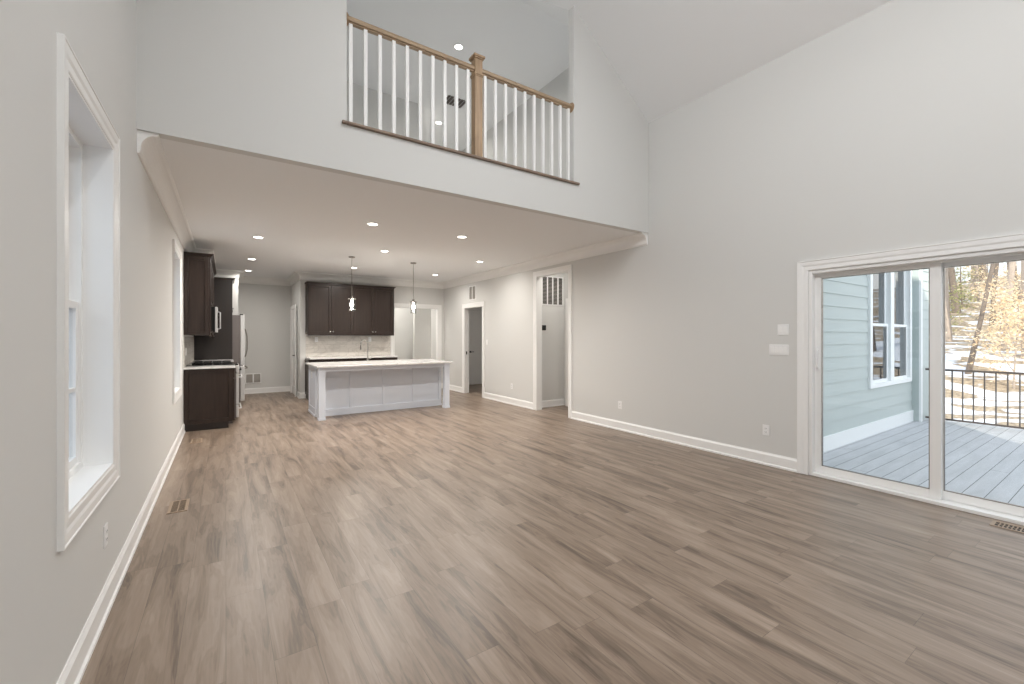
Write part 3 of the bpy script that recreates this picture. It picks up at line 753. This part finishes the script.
# faucet
fa = thing('kitchen_faucet', (2.5, 9.25, IT+.032), 'tall nickel gooseneck faucet standing on the island worktop', 'faucet')
q = MB().lathe([(.028, 0), (.028, .008), (.02, .014), (.02, .07), (.014, .08)], (0, 0, 0), 'z', 20)
q.tube([(0, 0, .07)] + [(0, 0, .3)] + [(-.07+.07*math.cos(a), 0, .38+.07*math.sin(a)) for a in [k*math.pi/8 for k in range(0, 9)]] + [(-.14, 0, .34)], .0125, 12)
q.build('spout', M['chrome'], fa, smooth=True)
MB().tube([(-.14, 0, .345), (-.14, 0, .25)], [.015, .018], 12).build('spray_head', M['nickel'], fa, smooth=True)
MB().tube([(.02, 0, .05), (.05, -.01, .055), (.09, -.02, .09)], .008, 8).build('lever', M['chrome'], fa, smooth=True)

# ------------------------------------------------------------------ plates: outlets, switches
def outlet(loc, rz, label, group='white outlets on the walls', up=True):
    r = thing('outlet', loc, label, 'outlet', group, rz)
    MB().box(-.038, .038, -.006, 0, -.06, .06).build('plate', M['plastic'], r, .002)
    for z in (-.021, .021):
        q = MB().box(-.017, .017, -.009, -.006, z-.014, z+.014).build('socket', M['plastic'], r, .002)
        MB().box(-.009, -.006, -.0096, -.009, z-.004, z+.006).box(.006, .009, -.0096, -.009, z-.004, z+.006).box(-.002, .002, -.0096, -.009, z-.011, z-.007).build('slots', M['dark'], q)
    return r
LW, RW = R(90), R(-90)      # on the left wall facing +x, on the right wall facing -x
outlet((XL, 3.19, .41), LW, 'white outlet low on the left wall below the near window')
outlet((XR, 4.75, .40), RW, 'white outlet low on the right wall nearest the hall opening')
outlet((XR, 2.52, .405), RW, 'white outlet low on the right wall beside the patio door')
outlet((XR, 7.87, .40), RW, 'white outlet low between the two right wall openings')
outlet((1.85, YK-.0105, 1.42), 0, 'white outlet on the backsplash left of the faucet')
outlet((3.14, YK-.0105, 1.42), 0, 'white outlet on the backsplash right of the faucet')
outlet((IX0, 9.0, .76), RW, 'white outlet on the left end of the island')
outlet((XL+.0105, 8.75, 1.25), LW, 'white outlet on the left wall backsplash')
def switch(loc, rz, gangs, label):
    r = thing('light_switch', loc, label, 'light switch', 'white switch plates', rz)
    w_ = .07+.046*(gangs-1)
    MB().box(-w_/2, w_/2, -.006, 0, -.06, .06).build('plate', M['plastic'], r, .002)
    for i in range(gangs):
        xc = -w_/2+.035+.046*i
        MB().box(xc-.016, xc+.016, -.010, -.006, -.033, .033).build('rocker', M['trim'], r, .002)
    return r
switch((XR, 2.335, 1.575), RW, 2, 'two gang white switch plate left of the patio door, upper one')
switch((XR, 2.38, 1.345), RW, 4, 'four gang white switch plate left of the patio door, lower one')
switch((XR, 8.95, 1.36), RW, 1, 'single white switch plate beside the far doorway')
th = thing('thermostat', (5.58, 7.16, 1.68), 'small dark thermostat on the hall wall under the grille', 'thermostat')
MB().box(-.055, .055, -.018, 0, -.055, .055).build('case', M['black'], th, .006)
MB().box(-.04, .04, -.020, -.018, -.035, .035).build('screen', M['black_glass'], th)

# ------------------------------------------------------------------ grilles
def grille(name, loc, rz, w_, h_, cols, rows, label, mat_in='dark', bar=.02, louv=0, cat='vent grille', mfr='plastic'):
    r = thing(name, loc, label, cat, None, rz)
    MB().box(-w_/2+.01, w_/2-.01, -.004, 0, -h_/2+.01, h_/2-.01).build('backing', M[mat_in], r)
    q = MB(); e = .022
    q.ring('y', -.014, 0, -w_/2, w_/2, -h_/2, h_/2, e)
    for i in range(1, cols): xc = -w_/2+i*w_/cols; q.box(xc-bar/2, xc+bar/2, -.013, 0, -h_/2+e, h_/2-e)
    for i in range(1, rows): zc = -h_/2+i*h_/rows; q.box(-w_/2, w_/2, -.013, 0, zc-bar/2, zc+bar/2)
    q.build('frame', M[mfr], r, .002)
    if louv:
        q = MB()
        n = louv
        for i in range(n):
            z = -h_/2+e+(i+.5)*(h_-2*e)/n
            q.hexa([(-w_/2+e, -.003, z+.004), (w_/2-e, -.003, z+.004), (w_/2-e, -.012, z-.006), (-w_/2+e, -.012, z-.006),
                    (-w_/2+e, -.003, z+.006), (w_/2-e, -.003, z+.006), (w_/2-e, -.012, z-.004), (-w_/2+e, -.012, z-.004)])
        q.build('louvres', M['vent'], r)
    return r
grille('return_grille', (5.75, 7.16, 2.47), 0, .72, .62, 5, 1, 'large return air grille with vertical bars high on the hall wall', 'dark', .028, 20)
grille('wall_vent', (XR, 9.68, 2.61), RW, .36, .36, 2, 1, 'small pale vent above the far doorway', 'vent', .03, 14)
grille('wall_vent', (.60, YD, .40), 0, .36, .26, 2, 1, 'low white return vent on the far wall above the baseboard', 'vent', .03, 8)
def floor_register(loc, rz, L_, W_, label, m='register'):
    r = thing('floor_register', loc, label, 'floor register', 'metal floor registers', rz)
    q = MB(); e = .022; z1 = .006
    q.ring('z', 0, z1, -W_/2, W_/2, -L_/2, L_/2, e)
    n = int((L_-2*e)/.022)
    for i in range(1, n):
        y = -L_/2+e+i*(L_-2*e)/n; q.box(-W_/2+e, W_/2-e, y-.004, y+.004, .001, z1-.001)
    q.box(-.004, .004, -L_/2+e, L_/2-e, .001, z1-.001)
    q.build('frame', M[m], r, .0015)
    MB().box(-W_/2+e, W_/2-e, -L_/2+e, L_/2-e, .0003, .0012).build('duct_shade', M['dark'], r)  # thin dark sheet painted as the shade below the bars
    return r
floor_register((-.345, 4.78, 0), 0, .32, .14, 'floor register by the left wall nearer the camera')
floor_register((-.345, 7.62, 0), 0, .32, .14, 'floor register by the left wall just before the dark cabinet')
floor_register((5.12, .55, 0), 0, .36, .15, 'floor register in front of the patio door')

# ------------------------------------------------------------------ balcony railing
rl = thing('balcony_railing', (XM, 4.24, 3.50), 'oak railing with white balusters and centre newel across the loft opening', 'railing')
def rb(mb, name, m, bevel=.003, par=None, **k): return loc_build(rl, mb, name, m, par, bevel, **k)
lg = MB().box(OX0, OX1, YF0-.035, YF1+.02, ZL, 3.50).box(OX0-.045, OX0, YF0-.035, YF0, ZL, 3.50).box(OX1, OX1+.08, YF0-.035, YF0, ZL, 3.50)
rb(lg, 'ledge', M['ledge'], .006)
def hand(x0, x1):
    prof = [(-.032, 4.475), (.032, 4.475), (.035, 4.492), (.028, 4.508), (.022, 4.524), (0, 4.529), (-.022, 4.524), (-.028, 4.508), (-.035, 4.492)]
    q = MB().prism([(4.24+a, z) for a, z in prof], x0, x1, 'x'); q.box(x0, x1, 4.222, 4.258, 4.46, 4.476); return q
rb(hand(OX0+.012, 2.308), 'handrail', M['oak_rail'], .002); rb(hand(2.402, OX1-.012), 'handrail', M['oak_rail'], .002)
for x, s in ((OX0, 1), (OX1, -1)):
    rb(MB().lathe([(.062, 0), (.062, s*.008), (.05, s*.014), (.05, s*.02)], (x, 4.24, 4.49), 'x', 28), 'rosette', M['oak'], 0, smooth=True)
def bal(x): return MB().box(x-.0175, x+.0175, 4.24-.0175, 4.24+.0175, 3.50, 4.46)
for i in range(10): rb(bal(.985+i*.1389), 'baluster', M['trim'], .003)
for i in range(10): rb(bal(2.455+i*.1393), 'baluster', M['trim'], .003)
nw = MB().box(2.308, 2.402, 4.193, 4.287, 3.50, 4.60)
nw.box(2.298, 2.412, 4.183, 4.297, 4.42, 4.44).box(2.303, 2.407, 4.188, 4.292, 4.405, 4.42)
np_ = rb(nw, 'newel_post', M['oak'], .003)
cp = MB().box(2.296, 2.414, 4.181, 4.299, 4.60, 4.615).box(2.286, 2.424, 4.171, 4.309, 4.615, 4.64)
cp.hexa([(2.29, 4.175, 4.64), (2.42, 4.175, 4.64), (2.42, 4.305, 4.64), (2.29, 4.305, 4.64), (2.345, 4.23, 4.665), (2.365, 4.23, 4.665), (2.365, 4.25, 4.665), (2.345, 4.25, 4.665)])
rb(cp, 'cap', M['oak'], .003, np_)

# ------------------------------------------------------------------ lights
def can_light(loc, label, watts, group, tilt=0.0, size=.15, col=(1.0, .95, .885), spread=165):
    r = thing('recessed_light', loc, label, 'recessed light', group)
    r.rotation_euler = (0, tilt, 0)
    q = MB().lathe([(.062, -.0005), (.092, -.0005), (.095, -.004), (.088, -.009), (.064, -.012)], (0, 0, 0), 'z', 28); q.f = q.f[:-2]
    q.build('trim_ring', M['plastic'], r, smooth=True)
    MB().lathe([(.064, -.004), (.064, -.007)], (0, 0, 0), 'z', 28).build('diffuser', M['emit'], r)
    ld = bpy.data.lights.new('can', 'AREA'); ld.shape = 'DISK'; ld.size = size; ld.energy = watts; ld.color = col; ld.spread = R(spread)
    lo = bpy.data.objects.new('lamp', ld); C.objects.link(lo); lo.parent = r; lo.location = (0, 0, -.016)
    return r
cans = [((.42, 7.7), 'recessed light nearest the dark left cabinets'), ((.43, 9.95), 'recessed light above the aisle near the refrigerator'), ((.44, 11.75), 'recessed light farthest back beyond the refrigerator'),
        ((1.67, 5.93), 'recessed light nearest the balcony, left of its pair'), ((3.03, 5.93), 'recessed light nearest the balcony, right of its pair'),
        ((2.38, 7.7), 'recessed light in the middle of the kitchen ceiling'), ((2.39, 9.95), 'recessed light seen behind the left pendant'),
        ((4.35, 7.7), 'recessed light near the right wall crown'), ((4.35, 9.97), 'recessed light at the back right of the kitchen')]
for (x, y), lab in cans: can_light((x, y, ZC), lab, (CAN_W*(.6 if x > 4 else 1) if y < 11 else 11), 'recessed lights in the kitchen ceiling')
can_light((3.31, 6.6, ZLC-.001), 'loft recessed light above the newel post', 18, 'recessed lights in the loft ceiling')
can_light((4.1, 9.2, ZLC-.001), 'farther loft recessed light seen between balusters', 18, 'recessed lights in the loft ceiling')
can_light((4.0, 12.3, ZC), 'recessed light added to brighten the wide cased opening', 26, 'recessed lights in the kitchen ceiling')  # added lamp, hidden above the header, brightens the space behind the opening
can_light((5.75, 6.5, ZC), 'recessed light added out of sight to brighten the hall', 8, 'added recessed lights out of sight')  # unseen lamp added to lift the light in the hall
can_light((6.4, 10.0, ZC), 'recessed light added out of sight to brighten the dim room', 7, 'added recessed lights out of sight')  # unseen lamp added to brighten the room past the far doorway
bpy.data.objects  # (fill lights added in the vaulted ceiling, out of view, to brighten the living room)
TL = math.atan(SL)
for s in (-1, 1):
    for y in (-1.4, 0.1, 1.6):
        x = XM+s*1.5; z = ZE+SL*(XR-XM-1.5)-.004
        can_light((x, y, z), 'added vaulted ceiling fill light outside the picture', VAULT_FILL_W*(.45 if s > 0 else 1), 'added fill lights in the vaulted ceiling', s*-TL*-1 if s > 0 else -TL, .16, (.985, .99, 1.0), 170)
lv = grille('ceiling_register', (4.02, 8.2, ZLC-.001), 0, .46, .36, 6, 1, 'slatted register in the loft ceiling seen between balusters', 'steel_side', .024)
lv.rotation_euler = (R(-90), 0, 0)
def pendant(x, y, label):
    r = thing('pendant_light', (x, y, ZC), label, 'pendant light', 'glass pendants over the island')
    MB().lathe([(.062, 0), (.062, -.012), (.05, -.022), (.012, -.026)], (0, 0, 0), 'z', 24).build('canopy', M['nickel'], r, smooth=True)
    MB().tube([(0, 0, -.024), (0, 0, -.80)], .005, 8).build('rod', M['nickel'], r, smooth=True)
    MB().lathe([(.012, -.76), (.022, -.77), (.022, -.80), (.07, -.812), (.075, -.82), (.075, -.832)], (0, 0, 0), 'z', 24).build('cap', M['nickel'], r, smooth=True)
    g = MB(); sides = 28
    g.lathe([(.062, -.832), (.062, -1.06), (.058, -1.06), (.058, -.832)], (0, 0, 0), 'z', sides); g.f = g.f[:-2]
    g.build('glass_shade', M['shade_glass'], r, smooth=True)
    MB().lathe([(.014, -.832), (.016, -.87), (.03, -.91), (.032, -.94), (.022, -.965), (.006, -.975)], (0, 0, 0), 'z', 16).build('bulb', M['bulb'], r, smooth=True)
    ld = bpy.data.lights.new('pendant', 'POINT'); ld.energy = 9; ld.color = (1, .92, .8); ld.shadow_soft_size = .035
    lo = bpy.data.objects.new('lamp', ld); C.objects.link(lo); lo.parent = r; lo.location = (0, 0, -1.0)
    return r
pendant(2.03, 8.62, 'left glass cylinder pendant hanging before the dark upper cabinets')
pendant(3.27, 8.62, 'right glass cylinder pendant hanging before the cased opening')

# ------------------------------------------------------------------ outdoors: deck, wing wall, railing
DZ = -.06
dk = MB()
y = 2.5; 
struct('deck', MB().box(XR+.2, 11.15, -5.2, 2.5, DZ-.14, DZ), M['deck'], 'grey board deck outside the patio door', 'deck')
# lapped siding on the wing wall (faces -y)
def lap(mb, x0, x1, ywall, z0, z1, ex=.178):
    z = z0
    while z < z1-.01:
        zt = min(z+ex, z1)
        mb.hexa([(x0, ywall-.015, z), (x1, ywall-.015, z), (x1, ywall, z), (x0, ywall, z), (x0, ywall-.004, zt), (x1, ywall-.004, zt), (x1, ywall, zt), (x0, ywall, zt)])
        z += ex
    return mb
EW = (8.35, 10.41, .68, 3.05)
ZW = 4.4
w = MB(); wall_boxes(w, 'y', 2.502, 2.65, XR+.13, 10.55, DZ-.3, ZW, [EW])
# siding strips around the window
lap(w, XR+.13, EW[0], 2.502, DZ+.2, ZW); lap(w, EW[1], 10.55, 2.502, DZ+.2, ZW); lap(w, EW[0], EW[1], 2.502, DZ+.2, EW[2])
lap(w, EW[0], EW[1], 2.502, EW[3], ZW)
w.box(10.55, 11.5, 2.392, 2.65, -2.2, ZW); lap(w, 10.64, 11.24, 2.392, DZ+.1, ZW)
struct('wall_exterior', w, M['siding'], 'blue grey lap siding wall beyond the patio door', 'siding wall')
struct('trim_8', MB().box(XR+.13, 10.55, 2.47, 2.50, DZ, DZ+.2).box(10.548, 10.64, 2.365, 2.395, DZ-.3, ZW), M['ext_trim'], 'white skirt board and corner board of the siding wall', 'exterior trim')
struct('trim_9', MB().box(11.24, 11.36, 2.33, 2.395, DZ-.6, ZW).box(11.38, 11.52, 2.34, 2.395, DZ-.6, ZW), M['post_cream'], 'cream corner boards at the end of the siding wall', 'exterior trim')
struct('wall_house_outside', MB().box(XR+.13, XR+.15, YR-.12, D_Y0-.02, -2.5, 4.7).box(XR+.13, XR+.15, D_Y1+.02, 2.5, -2.5, 4.7).box(XR+.13, XR+.15, D_Y0-.02, D_Y1+.02, D_Z+.02, 4.7), M['siding'], 'outer face of the house beside the patio door', 'siding wall')
# room behind the exterior window so that glass shows a dark interior
struct('wall_wing_room', MB().box(XR+.4, 11.5, 4.9, 5.0, -2.1, ZW).box(11.4, 11.5, 2.65, 5.0, -2.1, ZW).box(XR+.3, XR+.4, 2.65, 5.0, -.1, ZW).box(XR+.4, 11.4, 2.65, 5.0, -.2, -.1).box(XR+.3, 11.5, 2.5, 5.0, ZW, ZW+.1), M['wall'], 'inner walls of the wing behind its window', 'wall')
# exterior twin double hung window
ew = thing('window_5', ((EW[0]+EW[1])/2, 2.5, EW[2]), 'white twin double hung window in the blue grey siding wall', 'window', None, 0, 'structure')
q = MB(); x0, x1, z0, z1 = EW; c = .10
q.ring('y', 2.455, 2.60, x0, x1, z0, z1, c, .07)
xm = (x0+x1)/2; q.box(xm-.085, xm+.085, 2.46, 2.60, z0+.07, z1-c)
loc_build(ew, q, 'frame', M['ext_trim'], None, .004)
for a, b in ((x0+c, xm-.085), (xm+.085, x1-c)):
    zc = 1.68; s = .045
    for zz0, zz1, yy, nm in ((z0+.07, zc+.03, 2.50, 'lower_sash'), (zc-.03, z1-c, 2.53, 'upper_sash')):
        q = MB().ring('y', yy, yy+.03, a, b, zz0, zz1, s)
        so = loc_build(ew, q, nm, M['ext_trim'], None, .002)
        loc_build(ew, MB().box(a+s, b-s, yy+.012, yy+.018, zz0+s, zz1-s), 'pane', M['ext_glass'], so)
# railing along x=11
dr = thing('deck_railing', (10.80, 0, DZ), 'dark metal railing along the far edge of the deck', 'railing')
RH = .97
def db(mb, name, m=M['rail_black'], par=None, bevel=.002): 
    return mb.build(name, m, dr, bevel)
db(MB().box(-.02, .02, -3.0, 2.36, RH-.035, RH), 'top_rail'); db(MB().box(-.015, .015, -3.0, 2.36, .05, .08), 'bottom_rail')
k = 0; y = 2.01
while y > -2.95:
    db(MB().box(-.009, .009, y-.009, y+.009, .08, RH-.035), 'baluster', bevel=0); y -= .131
db(MB().box(-.009, .009, 2.27, 2.288, .08, RH-.035), 'baluster', bevel=0)
# piers beneath the deck
for i, (x, y) in enumerate(((10.9, -4.5), (10.9, -1.5), (10.9, 2.2))):
    tag(MB().box(x-.1, x+.1, y-.1, y+.1, -2.4, DZ-.14).build('deck_pier', M['post_cream'], None), 'timber pier under the outer deck edge', 'pier', 'piers under the deck')

# ------------------------------------------------------------------ terrain
def terr(x, y):
    if x < 11.5: z = -2.0
    else: z = -2.0 + .215*(x-11.5)
    z = min(z, 5.6)
    if x > 13:
        z += .22*math.sin(x*.55+y*.18)+.15*math.sin(y*.5+x*.13)
    z += .0 if x > 13 else .05*math.sin(x*.5+y*.7)
    return z
tm = MB(); nx, ny = 110, 90
X0, X1, Y0_, Y1_ = -50, 90, -70, 80
for i in range(nx+1):
    for j in range(ny+1):
        x = X0+(X1-X0)*i/nx; y = Y0_+(Y1_-Y0_)*j/ny; tm.v.append((x, y, terr(x, y)))
for i in range(nx):
    for j in range(ny):
        a = i*(ny+1)+j; tm.f.append((a, a+ny+1, a+ny+2, a+1))
o = tm.build('hillside', M['ground'], None, 0, True); tag(o, 'sunlit hillside of leaf litter with melting snow patches', 'ground', None, 'structure')

# ------------------------------------------------------------------ trees
def make_tree(loc, h, r0, lean, name, label, m, seed, levels=3, group=None, leaves=0, lsize=.06, spread=1.0, lmat='leaf', bare=.35):
    rnd = random.Random(seed); root = thing(name, loc, label, 'tree', group)
    q = MB(); tips = []
    def grow(p, d, L_, r, lev):
        n = 6 if lev == 0 else 4; pts = [Vector(p)]; rad = [r*(1.35 if lev == 0 else 1)]; dd = Vector(d).normalized()
        for i in range(n):
            dd = (dd + Vector((rnd.uniform(-1, 1), rnd.uniform(-1, 1), rnd.uniform(-.3, .6)))*(.06 if lev == 0 else .16)).normalized()
            pts.append(pts[-1]+dd*L_/n); rad.append(r*(1-(i+1)/n*(.55 if lev == 0 else .75)))
        q.tube(pts, rad, 9 if lev == 0 else (5 if lev == 1 else 4), caps=(lev == 0))
        if lev >= 1: tips.extend(pts[1:])
        if lev < levels:
            nb = (7, 4, 3)[min(lev, 2)]
            for b in range(nb):
                t = bare+(1-bare)*(b+rnd.random()*.8)/nb if lev == 0 else .25+.7*(b+rnd.random()*.5)/nb
                k = min(n-1, int(t*n)); f_ = t*n-k; pp_ = pts[k].lerp(pts[k+1], f_); rr = rad[k]*(1-f_)+rad[k+1]*f_
                a = rnd.uniform(0, 2*math.pi); side = Vector((math.cos(a), math.sin(a), 0))
                nd = (dd*.55+side*.75*spread+Vector((0, 0, .25))).normalized()
                grow(pp_, nd, L_*rnd.uniform(.32, .5), rr*.5, lev+1)
    grow((0, 0, -.3), lean, h, r0, 0)
    q.build('trunk', m, root, smooth=True)
    if leaves:
        lf = MB()
        for _ in range(leaves):
            p = rnd.choice(tips)+Vector((rnd.gauss(0, .22), rnd.gauss(0, .22), rnd.gauss(0, .22)))
            a = rnd.uniform(0, 6.28); b = rnd.uniform(-.9, .9)
            u = Vector((math.cos(a), math.sin(a), b)).normalized(); v = u.cross(Vector((rnd.uniform(-1, 1), rnd.uniform(-1, 1), 1))).normalized()
            s = lsize*rnd.uniform(.7, 1.4); up = u.cross(v)*s*.15
            lf.face([p-u*s*.5, p+v*s*.28+up, p+u*s*.5, p-v*s*.28+up])
        lo = lf.build('leaves', M[lmat], root); lo['kind'] = 'stuff'
    return root
def at(px, X):       # ground point at depth X along x on the sight line through column px
    dx = .5551+.8318*(px-512)/429; dy = .8318-.5551*(px-512)/429
    y = X*dy/dx; return (X, y, terr(X, y))
make_tree(at(966, 22), 13, .072, (.21, -.14, 1), 'leaning_tree', 'leaning grey forked tree on the slope behind the deck railing', M['bark'], 3, 3)
spots = [(948, 27, 12, .13), (957, 33, 13, .15), (975, 36, 15, .16), (984, 44, 16, .2), (1007, 26, 13, .11), (1018, 34, 15, .16), (1012, 47, 16, .2), (992, 31, 12, .09), (1030, 24, 13, .16), (938, 40, 15, .18)]
labs = ['thin bare tree on the slope just right of the door mullion', 'bare tree on the slope, second from the door mullion', 'bare tree up the slope behind the leaning tree', 'distant bare tree near the pale houses',
        'slim straight bare tree right of the leaning tree', 'bare tree at the right edge of the door glass', 'far bare tree near the hill crest at right', 'thin sapling trunk beside the leaning tree', 'bare tree just outside the door glass at right', 'bare tree hidden behind the door mullion']
for i, ((px, X, hh, rr), lab) in enumerate(zip(spots, labs)):
    rnd = random.Random(i); make_tree(at(px, X), hh, rr, (rnd.uniform(-.06, .06), rnd.uniform(-.08, .08), 1), 'bare_tree', lab, M['bark'] if i % 2 else M['bark_light'], 20+i, 3, 'bare trees on the hillside')
# leafy saplings holding golden leaves
sap = [(999, 24, 'golden leaved sapling right of the leaning tree', 1300), (1014, 21, 'golden leaved sapling nearest the deck railing', 1200), (1030, 27, 'golden leaved sapling at the right edge of the door glass', 900),
       (992, 35, 'golden leaved sapling high on the slope behind the leaning tree', 500), (955, 37, 'golden leaved sapling high on the slope beside the mullion', 350)]
for i, (px, X, lab, nl) in enumerate(sap):
    make_tree(at(px, X), 2.6+.4*(i % 3), .03, (0, 0, 1), 'beech_sapling', lab, M['bark_light'], 50+i, 2, 'golden leaved saplings on the hillside', nl, .1, 1.4, 'leaf', .15)
make_tree(at(962, 34), 2.6, .04, (0, 0, 1), 'evergreen_shrub', 'green leaved shrub up the slope behind the bare trees', M['bark'], 81, 2, None, 1200, .12, 1.6, 'ivy', .05)
make_tree(at(950, 30), 2.0, .04, (0, 0, 1), 'evergreen_shrub', 'low green shrub beside the door mullion', M['bark'], 82, 2, None, 500, .12, 1.6, 'ivy', .05)
# trees farther round (seen in reflections and from the side)
for i, (x, y) in enumerate(((20, -9), (26, -16), (33, -5), (24, -2), (38, -14), (17, -16), (30, -26), (42, 0), (22, -32), (45, 14), (30, 13), (38, 20))):
    make_tree((x, y, terr(x, y)), 13+i % 4, .15+.02*(i % 3), (0, 0, 1), 'bare_tree', 'bare tree farther round the hillside outside the picture', M['bark'], 120+i, 2, 'bare trees outside the picture', 0, .14)

# ------------------------------------------------------------------ houses at the hill crest
def house(loc, w_, d_, h_, rz, label, m):
    r = thing('house', loc, label, 'house', None, rz)
    MB().prism([(-w_/2, 0), (w_/2, 0), (w_/2, h_), (0, h_+w_*.36), (-w_/2, h_)], 0, d_, 'y').build('walls', m, r)
    t = .18; o_ = .4; sl = .36*2; q = MB()
    for s in (-1, 1):
        a = (s*(w_/2+o_), h_-o_*sl); b = (0, h_+w_*.36)
        q.prism([(a[0], a[1]+.02), (b[0], b[1]+.02), (b[0], b[1]+t), (a[0], a[1]+t)], -o_, d_+o_, 'y')
    q.build('roof', M['roof'], r)
    for x in (-w_*.28, w_*.28):
        for z in (1.0, 3.8):
            if z+1.3 < h_:
                f_ = MB().box(x-.5, x+.5, -.05, 0, z, z+1.4).build('window', M['ext_trim'], r)
                MB().box(x-.42, x+.42, -.07, -.05, z+.08, z+1.32).build('pane', M['black_glass'], f_)
    return r
x, y, z = at(1014, 62); house((x, y, z-.5), 9, 8, 5.2, R(-80), 'pale blue grey house at the hill crest on the right', M['house'])
x, y, z = at(968, 68); house((x, y+12, z-.5), 8, 8, 4.6, R(-100), 'pale house at the hill crest above the green shrubs', M['house_tan'])

nb = thing('house', (-8, -6, -1.9), 'pale neighbouring house added to shade the left windows', 'house')  # added block, sized to keep direct sun out of the left windows
MB().box(-9, 0, -22, 18, 0, 8.3).build('walls', M['house'], nb)
MB().prism([(-9.6, 8.3), (.6, 8.3), (-4.5, 9.3)], -22.5, 18.5, 'y').build('roof', M['roof'], nb)
for y in (-14, -8, -2, 4, 10, 15):
    for z in (2.6, 6.0):
        f_ = MB().box(0, .06, y-.6, y+.6, z, z+1.7).build('window', M['ext_trim'], nb)
        MB().box(.06, .08, y-.5, y+.5, z+.1, z+1.6).build('pane', M['black_glass'], f_)

rfm = MB()  # unseen roof added to keep sun off the siding, eaves trimmed for the deck patch
for sgn in (-1, 1):
    xe = XM+sgn*3.05
    rfm.prism([(xe, 4.62), (XM, 4.62+.75*3.05), (XM, 4.92+.75*3.05), (xe, 4.92)], YR-.12, 4.0, 'y')
struct('roof', rfm, M['roof'], 'unseen gable roof of the living room wing, added to block the sun', 'roof')
